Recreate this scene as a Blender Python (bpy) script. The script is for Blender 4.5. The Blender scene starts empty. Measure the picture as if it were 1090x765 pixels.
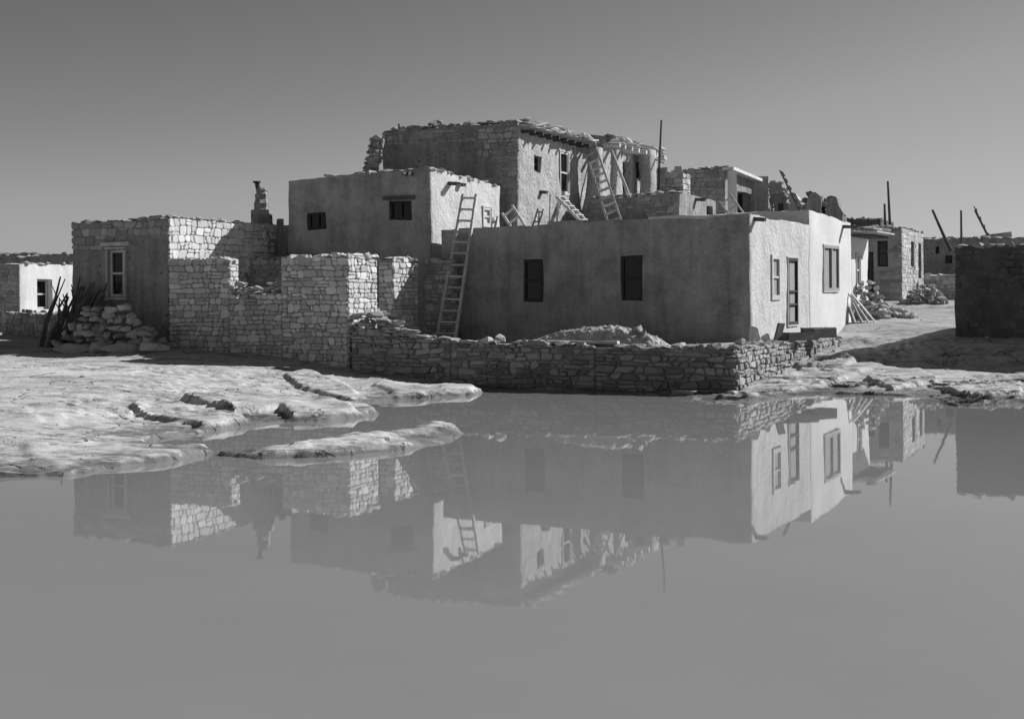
import bpy, bmesh, math, random
import numpy as np
from mathutils import Vector, Matrix, Euler, noise as N

R = math.radians
random.seed(7)
C = bpy.context.scene.collection
scene = bpy.context.scene

# ------------------------------------------------------------------ survey
F, U0, V0, H, ROLL = 1450.0, 545.0, 308.0, 2.45, 0.007
def ray(u, v):
    x, y = u-U0, v-V0
    return (x-ROLL*y)/F, -(y+ROLL*x)/F            # X/Y , (Z-H)/Y
def at(u, v, Y):
    a, b = ray(u, v); return Vector((a*Y, Y, H+b*Y))
def onz(u, v, z=0.0):
    a, b = ray(u, v); Y = (z-H)/b; return (a*Y, Y)
def on_face(u, v, P0, P1):
    """where a sight line meets the vertical plane P0-P1: distance along it, height"""
    a, b = ray(u, v)
    dx, dy = P1[0]-P0[0], P1[1]-P0[1]; L = math.hypot(dx, dy); dx /= L; dy /= L
    s = (a*P0[1]-P0[0])/(dx-a*dy)
    return s, H+b*(P0[1]+s*dy)
def xy(P, d, t): return (P[0]+d[0]*t, P[1]+d[1]*t)
def gdir(tan): a = math.atan(tan); return (math.sin(a), math.cos(a))
def ldir(deg): a = R(deg); return (-math.cos(a), math.sin(a))

# ------------------------------------------------------------------ materials
def new_mat(name):
    m = bpy.data.materials.new(name); m.use_nodes = True
    nt = m.node_tree; nt.nodes.clear()
    out = nt.nodes.new('ShaderNodeOutputMaterial'); bs = nt.nodes.new('ShaderNodeBsdfPrincipled')
    nt.links.new(bs.outputs[0], out.inputs[0])
    return m, nt, bs
def node(nt, t, **kw):
    n = nt.nodes.new(t)
    for k, v in kw.items(): setattr(n, k, v)
    return n
def math_n(nt, op, a, b=None, clamp=False):
    n = node(nt, 'ShaderNodeMath', operation=op); n.use_clamp = clamp
    for i, x in enumerate((a, b)):
        if x is None: continue
        if isinstance(x, (int, float)): n.inputs[i].default_value = x
        else: nt.links.new(x, n.inputs[i])
    return n.outputs[0]
def noise_n(nt, vec, scale, detail=6, rough=.6, dist=0):
    n = node(nt, 'ShaderNodeTexNoise'); n.inputs['Scale'].default_value = scale
    n.inputs['Detail'].default_value = detail; n.inputs['Roughness'].default_value = rough
    n.inputs['Distortion'].default_value = dist
    nt.links.new(vec, n.inputs['Vector']); return n.outputs['Fac']
def scaled(nt, vec, s):
    n = node(nt, 'ShaderNodeVectorMath', operation='MULTIPLY'); nt.links.new(vec, n.inputs[0])
    n.inputs[1].default_value = s; return n.outputs[0]
def rng(nt, v, a, b, c, d):
    n = node(nt, 'ShaderNodeMapRange'); nt.links.new(v, n.inputs[0])
    for i, x in enumerate((a, b, c, d)): n.inputs[i+1].default_value = x
    return n.outputs[0]
def earth(name, base, var=.22, coarse=.7, fine=9, streak=.15, bump=.35, bscale=22, bdist=.03, rough=.95, pits=0.0, crack=0.0, obj=False, blotch=0.0):
    m, nt, bs = new_mat(name)
    if obj:
        pos = node(nt, 'ShaderNodeTexCoord').outputs['Object']
    else:
        pos = node(nt, 'ShaderNodeNewGeometry').outputs['Position']
    n1 = noise_n(nt, pos, coarse, 5); n2 = noise_n(nt, pos, fine, 8, .65)
    n3 = noise_n(nt, scaled(nt, pos, (2.2, 2.2, .22)), 1.6, 5)
    v = math_n(nt, 'ADD', rng(nt, n1, .3, .7, 1-var, 1+var), rng(nt, n2, .3, .7, -var*.7, var*.7))
    v = math_n(nt, 'ADD', v, rng(nt, n3, .3, .7, -streak, streak))
    if blotch:   # patched mud and old rain marks with edges of their own
        nb_ = noise_n(nt, pos, .9, 7, .62, .8); nr_ = noise_n(nt, scaled(nt, pos, (5, 5, .35)), 1.0, 4, .55)
        v = math_n(nt, 'ADD', v, rng(nt, nb_, .47, .53, -blotch*.55, blotch*.55)); v = math_n(nt, 'SUBTRACT', v, rng(nt, nr_, .56, .66, 0, blotch))
    at_ = node(nt, 'ShaderNodeAttribute', attribute_name='tone')
    v = math_n(nt, 'MULTIPLY', v, at_.outputs['Fac'])
    v = math_n(nt, 'MULTIPLY', v, base)
    hb = math_n(nt, 'ADD', noise_n(nt, pos, bscale, 8, .7), math_n(nt, 'MULTIPLY', noise_n(nt, pos, bscale*.2, 4), 1.5))
    if pits:
        vo = node(nt, 'ShaderNodeTexVoronoi'); vo.inputs['Scale'].default_value = 5.5
        nt.links.new(pos, vo.inputs['Vector'])
        mask = math_n(nt, 'MULTIPLY', rng(nt, vo.outputs['Distance'], .1, .22, 1, 0), rng(nt, n1, .45, .6, 0, 1))
        v = math_n(nt, 'MULTIPLY', v, math_n(nt, 'SUBTRACT', 1.0, math_n(nt, 'MULTIPLY', mask, pits)))
        hb = math_n(nt, 'SUBTRACT', hb, mask)
    if crack:
        wob = node(nt, 'ShaderNodeVectorMath', operation='ADD'); nt.links.new(pos, wob.inputs[0])
        nz = node(nt, 'ShaderNodeTexNoise'); nz.inputs['Scale'].default_value = 1.3; nt.links.new(pos, nz.inputs['Vector'])
        nt.links.new(scaled(nt, nz.outputs['Color'], (.9, .9, .9)), wob.inputs[1])
        vo = node(nt, 'ShaderNodeTexVoronoi', feature='DISTANCE_TO_EDGE'); vo.inputs['Scale'].default_value = .8
        nt.links.new(wob.outputs[0], vo.inputs['Vector'])
        cr = math_n(nt, 'MULTIPLY', rng(nt, vo.outputs['Distance'], .004, .02, 1, 0), rng(nt, n1, .48, .58, 0, 1))
        v = math_n(nt, 'MULTIPLY', v, math_n(nt, 'SUBTRACT', 1.0, math_n(nt, 'MULTIPLY', cr, crack)))
        hb = math_n(nt, 'SUBTRACT', hb, cr)
    cb = node(nt, 'ShaderNodeCombineColor')
    for i in range(3): nt.links.new(v, cb.inputs[i])
    nt.links.new(cb.outputs[0], bs.inputs['Base Color'])
    bs.inputs['Roughness'].default_value = rough
    bs.inputs['Specular IOR Level'].default_value = .2
    b = node(nt, 'ShaderNodeBump'); b.inputs['Strength'].default_value = bump; b.inputs['Distance'].default_value = bdist
    nt.links.new(hb, b.inputs['Height']); nt.links.new(b.outputs[0], bs.inputs['Normal'])
    return m

M = {}
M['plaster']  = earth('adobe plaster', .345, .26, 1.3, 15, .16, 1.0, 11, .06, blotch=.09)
M['pale']     = earth('pale stucco', .62, .08, .6, 10, .04, .35, 26, .03, pits=.15)
M['stucco']   = earth('rough sunlit stucco', .56, .10, .7, 9, .10, .9, 12, .06)  # rough finish; extra sun brightness put into the colour of sun-facing walls
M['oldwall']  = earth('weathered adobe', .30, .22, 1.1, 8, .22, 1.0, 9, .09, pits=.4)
M['sunlit_lime']     = earth('flaking lime plaster', .44, .16, 1.3, 9, .16, 1.0, 10, .09, pits=.35)  # flaking finish whose paler tone also paints in sun on the sunlit sides
M['white']    = earth('whitewash', .62, .10, .8, 10, .12, .3, 20, .03)
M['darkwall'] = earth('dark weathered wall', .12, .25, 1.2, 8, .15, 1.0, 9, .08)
M['mortar']   = earth('mud mortar', .34, .15, 1, 10, .05, .6, 30, .03)
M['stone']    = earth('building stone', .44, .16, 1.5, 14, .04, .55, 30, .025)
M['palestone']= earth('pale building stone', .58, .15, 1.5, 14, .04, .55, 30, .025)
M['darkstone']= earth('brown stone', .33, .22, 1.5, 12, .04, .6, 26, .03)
M['loose']    = earth('loose sandstone', .44, .25, 3.0, 16, .0, .9, 20, .04)
M['roofearth']= earth('packed roof earth', .36, .15, 1, 8, 0, .5, 18, .03)
M['dirt']     = earth('dug earth', .48, .22, 2, 16, 0, 1.0, 16, .06)
M['wood']     = earth('grey weathered wood', .48, .18, 3, 24, .1, .4, 40, .01)
M['darkwood'] = earth('dark old wood', .10, .25, 3, 24, .1, .4, 40, .01)
M['frame']    = earth('painted window wood', .50, .15, 3, 24, .05, .2, 40, .005)
M['dimframe'] = earth('dark window wood', .05, .15, 3, 24, .05, .2, 40, .005)
M['curtain']  = earth('drawn blind', .30, .10, 3, 24, .02, .1, 40, .005)
M['iron']     = earth('rusted iron', .05, .3, 4, 20, .1, .3, 40, .01, rough=.6)
M['grass']    = earth('dry grass', .07, .3, 4, 20, .0, .1, 40, .01)
m, nt, bs = new_mat('window glass'); bs.inputs['Base Color'].default_value = (.012,)*3+(1,)
bs.inputs['Roughness'].default_value = .12; bs.inputs['Specular IOR Level'].default_value = .25; M['glass'] = m
m, nt, bs = new_mat('dark interior'); bs.inputs['Base Color'].default_value = (.02,)*3+(1,); M['void'] = m

# ------------------------------------------------------------------ mesh builder
class MB:
    def __init__(s): s.v, s.f, s.t = [], [], []
    def vert(s, p, tone=1.0): s.v.append(Vector(p)); s.t.append(tone); return len(s.v)-1
    def face(s, ids): s.f.append(tuple(ids))
    def poly(s, pts, tone=1.0): s.face([s.vert(p, tone) for p in pts])
    def box(s, c, size, rot=0, tone=1.0, tilt=(0, 0), jit=0):
        m = Matrix.Translation(c) @ Euler((tilt[0], tilt[1], rot)).to_matrix().to_4x4()
        b = len(s.v)
        for z in (-.5, .5):
            for x, y in ((-.5, -.5), (.5, -.5), (.5, .5), (-.5, .5)):
                j = Vector((random.uniform(-jit, jit), random.uniform(-jit, jit), random.uniform(-jit, jit)))
                s.vert(m @ (Vector((x*size[0], y*size[1], z*size[2]))+j), tone)
        for q in ((0, 3, 2, 1), (4, 5, 6, 7), (0, 1, 5, 4), (1, 2, 6, 5), (2, 3, 7, 6), (3, 0, 4, 7)):
            s.face([b+i for i in q])
    def bar(s, a, b, w, d=None, up=(0, 0, 1), tone=1.0):
        a, b = Vector(a), Vector(b); d = d or w
        z = (b-a).normalized(); x = z.cross(Vector(up))
        if x.length < 1e-4: x = Vector((1, 0, 0))
        x.normalize(); y = z.cross(x); k = len(s.v)
        for p in (a, b):
            for i, j in ((-1, -1), (1, -1), (1, 1), (-1, 1)): s.vert(p+x*i*w/2+y*j*d/2, tone)
        for q in ((0, 1, 2, 3), (7, 6, 5, 4), (0, 4, 5, 1), (1, 5, 6, 2), (2, 6, 7, 3), (3, 7, 4, 0)):
            s.face([k+i for i in q])
    def tube(s, pts, radii, n=8, tone=1.0):
        pts = [Vector(p) for p in pts]; rings = []
        for i, p in enumerate(pts):
            z = (pts[min(i+1, len(pts)-1)]-pts[max(i-1, 0)]).normalized()
            x = z.cross(Vector((0.2, .1, 1)));
            if x.length < 1e-3: x = Vector((1, 0, 0))
            x.normalize(); y = z.cross(x); r = radii[i] if isinstance(radii, (list, tuple)) else radii
            rings.append([s.vert(p+(x*math.cos(2*math.pi*k/n)+y*math.sin(2*math.pi*k/n))*r, tone) for k in range(n)])
        for a, b in zip(rings, rings[1:]):
            for k in range(n): s.face((a[k], a[(k+1) % n], b[(k+1) % n], b[k]))
        s.face(rings[0][::-1]); s.face(rings[-1])
    def rock(s, c, size, rot=0, tilt=(0, 0), tone=1.0, kind=None):
        vs, fs = ROCKS[random.randrange(len(ROCKS)) if kind is None else kind]
        m = Matrix.Translation(c) @ Euler((tilt[0], tilt[1], rot)).to_matrix().to_4x4(); b = len(s.v)
        for p in vs: s.vert(m @ Vector((p[0]*size[0], p[1]*size[1], p[2]*size[2])), tone)
        for f in fs: s.face([b+i for i in f])
    def build(s, name, mat, parent=None, origin=None, smooth=False):
        o0 = Vector(origin) if origin is not None else (Vector(parent['_o']) if parent is not None and '_o' in parent else Vector((0, 0, 0)))
        me = bpy.data.meshes.new(name)
        me.from_pydata([tuple(p-o0) for p in s.v], [], s.f); me.validate()
        a = me.attributes.new('tone', 'FLOAT', 'POINT')
        if len(a.data) == len(s.t): a.data.foreach_set('value', s.t)
        else: a.data.foreach_set('value', [1.0]*len(a.data))
        if smooth: me.polygons.foreach_set('use_smooth', [True]*len(me.polygons))
        me.materials.append(mat)
        o = bpy.data.objects.new(name, me); C.objects.link(o)
        if parent is not None:
            o.parent = parent; o['_o'] = tuple(o0)
        else:
            o.location = o0; o['_o'] = tuple(o0)
        return o
def make_rock(seed, n=13, e=.62):
    rs = random.Random(seed); bm = bmesh.new()
    for _ in range(n):
        p = Vector((rs.gauss(0, 1), rs.gauss(0, 1), rs.gauss(0, 1))).normalized()
        k = max(abs(c) for c in p); p = p*((1-e)+e/k)*rs.uniform(.82, 1.05)
        bm.verts.new(p*.5)
    bmesh.ops.convex_hull(bm, input=bm.verts)
    bmesh.ops.delete(bm, geom=[v for v in bm.verts if not v.link_faces], context='VERTS')
    bmesh.ops.bevel(bm, geom=bm.edges[:], offset=.018, segments=1, affect='EDGES')
    bm.verts.index_update(); out = ([tuple(v.co) for v in bm.verts], [tuple(v.index for v in f.verts) for f in bm.faces]); bm.free()
    return out
ROCKS = [make_rock(i) for i in range(12)]

def tag(o, label=None, cat=None, group=None, kind=None):
    if label: o['label'] = label
    if cat: o['category'] = cat
    if group: o['group'] = group
    if kind: o['kind'] = kind
    return o
def thing(name, label, cat, loc, group=None):
    o = bpy.data.objects.new(name, None); C.objects.link(o); o.location = loc; o['_o'] = tuple(loc)
    o.empty_display_size = .2
    return tag(o, label, cat, group)

# ------------------------------------------------------------------ walls
def masonry(mb, P0, P1, zb, zt0, zt1, ch=(.13, .24), ln=(.18, .46), dep=(.010, .032), jit=.012, mask=None, tone=(.75, 1.2), gap=.012, seed=0, s0=0, s1=None, wavy=.34, slant=.045, **_):
    """coursed rubble: stones that fit each other along wandering bed joints"""
    rs = random.Random(seed*77+int(abs(P0[0]*100))+int(P0[1]*10))
    dx, dy = P1[0]-P0[0], P1[1]-P0[1]; L = math.hypot(dx, dy); dx /= L; dy /= L
    nx, ny = -dy, dx; s1 = L if s1 is None else s1; off = rs.uniform(0, 99)
    beds = [zb]
    while beds[-1] < max(zt0, zt1): beds.append(beds[-1]+rs.uniform(*ch))
    hm = (ch[0]+ch[1])/2
    def bed(k, s): return beds[k]+(0 if k == 0 else hm*wavy*(N.noise(Vector((s*1.7, k*7.3, off)))+.6*N.noise(Vector((s*4.3, k*5.1, off)))))
    def pt(s, z, d): return (P0[0]+dx*s+nx*d, P0[1]+dy*s+ny*d, z)
    def emit(cor):
        n = 4; d = rs.uniform(*dep); tn = rs.uniform(*tone)
        mx = sum(c[0] for c in cor)/4; mz = sum(c[1] for c in cor)/4
        w = abs(cor[1][0]-cor[0][0]); h = abs(cor[2][1]-cor[1][1])
        if w < .04 or h < .03: return
        ring = []
        for i in range(4):
            p, q, r = cor[i-1], cor[i], cor[(i+1) % 4]
            for o, e in ((p, 0), (r, 1)):
                ll = math.hypot(o[0]-q[0], o[1]-q[1]); c = min(.42, rs.uniform(.02, .075)/max(ll, .01))
                ring.append((q[0]+(o[0]-q[0])*c+rs.uniform(-jit, jit)*.5, q[1]+(o[1]-q[1])*c+rs.uniform(-jit, jit)*.5))
        gw = max(.5, 1-gap*rs.uniform(.6, 1.8)/w); gh = max(.5, 1-gap*rs.uniform(.6, 1.8)/h)
        ring = [(mx+(x-mx)*gw, mz+(z-mz)*gh) for x, z in ring]
        tx, tz = rs.uniform(-.10, .10), rs.uniform(-.10, .10); b0 = len(mb.v); e = min(.022, .16*min(w, h))
        for x, z in ring: mb.vert(pt(x, z, -.03), tn)
        for x, z in ring: mb.vert(pt(x, z, d*.55), tn)
        for x, z in ring:
            x2 = mx+(x-mx)*(1-2*e/w); z2 = mz+(z-mz)*(1-2*e/h); mb.vert(pt(x2, z2, d+tx*(x2-mx)*.4+tz*(z2-mz)*.6), tn)
        for k in range(8):
            n_ = (k+1) % 8
            mb.face((b0+k, b0+8+k, b0+8+n_, b0+n_)); mb.face((b0+8+k, b0+16+k, b0+16+n_, b0+8+n_))
        mb.face([b0+16+k for k in range(8)][::-1])
    skip = {}
    for k in range(len(beds)-1):
        js = [s0]; 
        while js[-1] < s1-.05:
            l = rs.uniform(*ln)*(1 if rs.random() > .22 else .55); js.append(js[-1]+l)
        js[-1] = s1
        if len(js) > 2 and js[-1]-js[-2] < .12: js.pop(-2)
        sl = [0]+[rs.uniform(-slant, slant) for _ in js[1:-1]]+[0]
        for i in range(len(js)-1):
            c = (js[i]+js[i+1])/2; z0, z1 = bed(k, c), bed(k+1, c); zt = zt0+(zt1-zt0)*c/L
            if (z0+z1)/2 > zt+rs.uniform(-.05, .04): continue
            if mask and not mask(c, (z0+z1)/2): continue
            l0, l1, h0, h1 = js[i]-sl[i], js[i]+sl[i], js[i+1]-sl[i+1], js[i+1]+sl[i+1]
            cor = [(l0, bed(k, l0)), (h0, bed(k, h0)), (h1, bed(k+1, h1)), (l1, bed(k+1, l1))]
            if z1-z0 > .17 and rs.random() < .3:
                f = rs.uniform(.35, .65); a_ = (cor[0][0]+(cor[3][0]-cor[0][0])*f, cor[0][1]+(cor[3][1]-cor[0][1])*f); b_ = (cor[1][0]+(cor[2][0]-cor[1][0])*f, cor[1][1]+(cor[2][1]-cor[1][1])*f)
                emit([cor[0], cor[1], b_, a_]); emit([a_, b_, cor[2], cor[3]])
            elif h0-l0 > .3 and rs.random() < .2:
                f = rs.uniform(.4, .6); a_ = (cor[0][0]+(cor[1][0]-cor[0][0])*f, (cor[0][1]+cor[1][1])/2); b_ = (a_[0]+rs.uniform(-.05, .05), (cor[2][1]+cor[3][1])/2)
                emit([cor[0], a_, b_, cor[3]]); emit([a_, cor[1], cor[2], b_])
            else: emit(cor)

def coping(mb, P0, P1, z0, z1, size=(.4, .3, .12), out=0.0, prob=1.0, tone=(.85, 1.2), step=.8, seed=0, sink=.3):
    rs = random.Random(seed); L = math.hypot(P1[0]-P0[0], P1[1]-P0[1]); d = ((P1[0]-P0[0])/L, (P1[1]-P0[1])/L)
    nx, ny = -d[1], d[0]; s = .05; rot = math.atan2(d[1], d[0])
    while s < L-size[0]*.4:
        l = size[0]*rs.uniform(.5, 1.4)
        if rs.random() < prob:
            h = size[2]*rs.uniform(.5, 1.6); w = size[1]*rs.uniform(.7, 1.3)
            z = z0+(z1-z0)*s/L+h*(.5-sink); o = out-w*.35+rs.uniform(-.04, .05)
            mb.rock((P0[0]+d[0]*s+nx*o, P0[1]+d[1]*s+ny*o, z), (l, w, h), rot+rs.uniform(-.3, .3), (rs.uniform(-.1, .1), rs.uniform(-.1, .1)), rs.uniform(*tone))
        s += l*step

def window_parts(root, P0, P1, s0, s1, z0, z1, rd, kind, frame_mat, pane_mat):
    dx, dy = P1[0]-P0[0], P1[1]-P0[1]; L = math.hypot(dx, dy); dx /= L; dy /= L; nx, ny = -dy, dx
    P = lambda s, z, d: Vector((P0[0]+dx*s+nx*d, P0[1]+dy*s+ny*d, z))
    up = (nx, ny, 0); w = s1-s0; h = z1-z0; fw = min(.065, w*.14)
    d0 = -rd+.05
    fr = MB()
    fr.bar(P(s0-.02, z0+fw/2, d0), P(s1+.02, z0+fw/2, d0), .09, fw, up=up)
    fr.bar(P(s0-.02, z1-fw/2, d0), P(s1+.02, z1-fw/2, d0), .09, fw, up=up)
    fr.bar(P(s0+fw/2, z0+fw, d0), P(s0+fw/2, z1-fw, d0), .085, fw, up=up)
    fr.bar(P(s1-fw/2, z0+fw, d0), P(s1-fw/2, z1-fw, d0), .085, fw, up=up)
    # bars above are oriented with their width along the wall normal
    if kind in ('sash',): fr.bar(P(s0+fw, z0+h*.5, d0-.01), P(s1-fw, z0+h*.5, d0-.01), .06, .05, up=up)
    if kind == 'pair':
        fr.bar(P((s0+s1)/2, z0+fw, d0), P((s0+s1)/2, z1-fw, d0), .085, .08, up=up)
    if kind == 'door':
        for q in (.3, .5): fr.bar(P(s0+fw, z0+h*q, d0-.01), P(s1-fw, z0+h*q, d0-.01), .05, .07, up=up)
    if kind == 'grid':
        for q in (1/3, 2/3): fr.bar(P(s0+w*q, z0+fw, d0-.012), P(s0+w*q, z1-fw, d0-.012), .04, .03, up=up)
        fr.bar(P(s0+fw, z0+h*.5, d0-.014), P(s1-fw, z0+h*.5, d0-.014), .04, .03, up=up)
    nm = 'door' if kind in ('door', 'doorway') and z1-z0 > 1.1 else 'window'
    f = fr.build(nm, frame_mat, root)
    pn = MB(); 
    pn.poly([P(s0-.03, z0-.03, d0-.035), P(s0-.03, z1+.03, d0-.035), P(s1+.03, z1+.03, d0-.035), P(s1+.03, z0-.03, d0-.035)])
    pn.build('pane' if nm == 'window' else 'panel', pane_mat, f)
    return f

def house(name, label, corners, ztops, z0, mat, openings=(), group=None, parapet=.22, cham=.07, amp=.035, cell=.28, topjit=.06, zroof=None, cat='house', roof=True, freq=.9, roofmat=None, thick=.32, facemat=None):
    """corners clockwise seen from above: front right, front left, back left, back right"""
    n = len(corners); root = thing(name, label, cat, (corners[0][0], corners[0][1], z0), group)
    mb = MB(); key = {}
    zr = zroof if zroof is not None else min(ztops)-parapet
    zcap = min(min(ztops)-.06, zr)
    op = []
    for o in openings:
        e, u0, v0, u1, v1 = o[:5]; P0, P1 = corners[e], corners[(e+1) % n]
        uc, vc = (u0+u1)/2, (v0+v1)/2
        sa = on_face(u0, vc, P0, P1)[0]; sb = on_face(u1, vc, P0, P1)[0]
        za = on_face(uc, v1, P0, P1)[1]; zb = on_face(uc, v0, P0, P1)[1]
        op.append((e, min(sa, sb), max(sa, sb), za, min(zb, zcap-.02))+tuple(o[5:]))
    zl = sorted(set([z0, zcap]+[o[3] for o in op]+[o[4] for o in op]))
    zz = []
    for a, b in zip(zl, zl[1:]):
        k = max(1, math.ceil((b-a)/cell)); zz += [a+(b-a)*i/k for i in range(k)]
    zz.append(zl[-1])
    def V(p):
        k = (round(p[0], 4), round(p[1], 4), round(p[2], 4))
        if k not in key: key[k] = mb.vert(p)
        return key[k]
    area = sum(corners[i][0]*corners[(i+1) % n][1]-corners[(i+1) % n][0]*corners[i][1] for i in range(n))
    trim = []
    for i in range(n):
        P, Q = corners[i], corners[(i+1) % n]; L = math.hypot(Q[0]-P[0], Q[1]-P[1]); d = ((Q[0]-P[0])/L, (Q[1]-P[1])/L)
        trim.append((P, Q, L, d, (-d[1], d[0])))
    toprows = []; spans = {}
    for i in range(n):
        f0 = len(mb.f)
        P, Q, L, d, nn = trim[i]; j = (i+1) % n
        mine = [o for o in op if o[0] == i]
        ss = sorted(set([cham, L-cham]+[x for o in mine for x in (o[1], o[2]) if cham < x < L-cham]))
        sl = []
        for a, b in zip(ss, ss[1:]):
            k = max(1, math.ceil((b-a)/cell)); sl += [a+(b-a)*q/k for q in range(k)]
        sl.append(ss[-1])
        X = lambda s: (P[0]+d[0]*s, P[1]+d[1]*s)
        top = lambda s: ztops[i]+(ztops[j]-ztops[i])*s/L
        for a, b in zip(sl, sl[1:]):
            for c, e in zip(zz, zz[1:]):
                sc, zc = (a+b)/2, (c+e)/2
                if any(o[1] < sc < o[2] and o[3] < zc < o[4] for o in mine): continue
                mb.face((V(X(a)+(c,)), V(X(a)+(e,)), V(X(b)+(e,)), V(X(b)+(c,))))
            mb.face((V(X(a)+(zz[-1],)), V(X(a)+(top(a),)), V(X(b)+(top(b),)), V(X(b)+(zz[-1],))))
        for s in sl: toprows.append((X(s), top(s), nn))
        for o in mine:
            e_, s0, s1, a0, a1 = o[:5]; rd = o[6] if len(o) > 6 else .16
            sq = [s for s in sl if s0-1e-6 <= s <= s1+1e-6]; zq = [z for z in zz if a0-1e-6 <= z <= a1+1e-6]
            loop = [(s, a0) for s in sq]+[(s1, z) for z in zq[1:]]+[(s, a1) for s in sq[::-1][1:]]+[(s0, z) for z in zq[::-1][1:]]
            bk = lambda s, z: (X(s)[0]-nn[0]*rd, X(s)[1]-nn[1]*rd, z)
            for (sa, za), (sb, zb) in zip(loop, loop[1:]):
                mb.face((V(X(sa)+(za,)), V(X(sb)+(zb,)), V(bk(sb, zb)), V(bk(sa, za))))
        spans[i] = (f0, len(mb.f))
        # chamfer to the next edge
        P2, Q2, L2, d2, n2 = trim[j]
        A = X(L-cham); B = (P2[0]+d2[0]*cham, P2[1]+d2[1]*cham)
        mid = (corners[j][0]*.55+(A[0]+B[0])*.225, corners[j][1]*.55+(A[1]+B[1])*.225)
        tz = ztops[j]; ta = top(L-cham); tb = tz+(ztops[(j+1) % n]-tz)*cham/L2
        for (p, tp), (q, tq) in (((A, ta), (mid, tz)), ((mid, tz), (B, tb))):
            for c, e in zip(zz, zz[1:]): mb.face((V(p+(c,)), V(p+(e,)), V(q+(e,)), V(q+(c,))))
            mb.face((V(p+(zz[-1],)), V(p+(tp,)), V(q+(tq,)), V(q+(zz[-1],))))
        nm = Vector((nn[0]+n2[0], nn[1]+n2[1])).normalized()
        toprows.append((mid, tz, (nm[0]*1.41, nm[1]*1.41)))
    # parapet cap and its inner side
    m_ = len(toprows); cap = []; low = []
    for p, z, nn in toprows:
        q = (p[0]-nn[0]*thick, p[1]-nn[1]*thick)
        cap.append(V(q+(z+.001,))); low.append(V(q+(zr-.04,)))
    for a in range(m_):
        b = (a+1) % m_; pa, pb = V(toprows[a][0]+(toprows[a][1],)), V(toprows[b][0]+(toprows[b][1],))
        mb.face((pa, cap[a], cap[b], pb)); mb.face((cap[a], low[a], low[b], cap[b]))
    tops = set(cap) | {V(p+(z,)) for p, z, _ in toprows}
    for i in range(len(mb.v)):
        p = mb.v[i]; q = Vector((p.x, p.y, p.z))
        d = N.noise_vector(q*freq)*amp+N.noise_vector(q*freq*3.3+Vector((9, 4, 2)))*amp*.4
        mb.v[i] = p+d
        if i in tops: mb.v[i].z += topjit*(N.noise(q*.9)+.7*N.noise(q*3.1))
    w = mb.build('wall', mat, root, smooth=False)
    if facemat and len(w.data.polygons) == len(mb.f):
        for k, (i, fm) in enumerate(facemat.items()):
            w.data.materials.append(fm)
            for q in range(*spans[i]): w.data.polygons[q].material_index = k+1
    for p in w.data.polygons: p.use_smooth = True
    try: w.data.set_sharp_from_angle(angle=R(38))
    except Exception: pass
    if roof:
        rb = MB(); ring = [((p[0]-nn[0]*(thick-.06)), (p[1]-nn[1]*(thick-.06)), zr) for p, z, nn in toprows[::1]]
        ins = []
        cx = sum(c[0] for c in corners)/n; cy = sum(c[1] for c in corners)/n
        rb.poly(ring[::-1])
        rb.build('roof', roofmat or M['roofearth'], root)
    for o in op:
        e, s0, s1, a0, a1, kind = o[:6]; rd = o[6] if len(o) > 6 else .16
        opt = o[7] if len(o) > 7 else {}
        f = window_parts(root, corners[e], corners[(e+1) % n], s0, s1, a0, a1, rd, kind, M[opt.get('frame', 'frame')], M[opt.get('pane', 'glass')])
        P, Q, L, d, nn = trim[e]
        if opt.get('casing'):
            cb = MB(); t = opt['casing']; up = (nn[0], nn[1], 0); Y_ = lambda s, z, k=.018: (P[0]+d[0]*s+nn[0]*k, P[1]+d[1]*s+nn[1]*k, z)
            cb.bar(Y_(s0-t, a1+t/2), Y_(s1+t, a1+t/2), .045, t, up=up); cb.bar(Y_(s0-t, a0-t/2), Y_(s1+t, a0-t/2), .06, t, up=up)
            cb.bar(Y_(s0-t/2, a0), Y_(s0-t/2, a1), .04, t, up=up); cb.bar(Y_(s1+t/2, a0), Y_(s1+t/2, a1), .04, t, up=up)
            cb.build('casing', M[opt.get('casemat', 'frame')], f)
        if opt.get('lintel'):
            lb = MB(); k = opt['lintel']; zz_ = a1+opt.get('casing', 0)+.06
            lb.box((P[0]+d[0]*(s0+s1)/2+nn[0]*.02, P[1]+d[1]*(s0+s1)/2+nn[1]*.02, zz_), (s1-s0+2*k, .16, .11), math.atan2(d[1], d[0]), jit=.012)
            lb.build('lintel', M[opt.get('lintelmat', 'wood')], f)
    return root
def box_corners(C0, phi, w, tan, d):
    l = ldir(phi); g = gdir(tan); C1 = xy(C0, l, w)
    return [C0, C1, xy(C1, g, d), xy(C0, g, d)]

def canale(root, u, v, P0, P1, ln=.45, w=.16):
    s, z = on_face(u, v, P0, P1); dx, dy = P1[0]-P0[0], P1[1]-P0[1]; L = math.hypot(dx, dy); d = (dx/L, dy/L); nn = (-d[1], d[0])
    b = MB(); a = Vector((P0[0]+d[0]*s, P0[1]+d[1]*s, z)); t = a+Vector((nn[0]*ln, nn[1]*ln, -.04)); a = a-Vector((nn[0]*.2, nn[1]*.2, 0))
    b.bar(a, t, w, .035); side = Vector((d[0], d[1], 0))*(w/2-.012)
    for k in (-1, 1): b.bar(a+side*k+Vector((0, 0, .05)), t+side*k+Vector((0, 0, .05)), .03, .075)
    return b.build('roof_spout', M['darkwood'], root)
def face_masonry(root, P0, P1, zb, zt0, zt1, mat, nm='stone_facing', **kw):
    mb = MB(); masonry(mb, P0, P1, zb, zt0, zt1, **kw); return mb.build(nm, mat, root)
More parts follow.
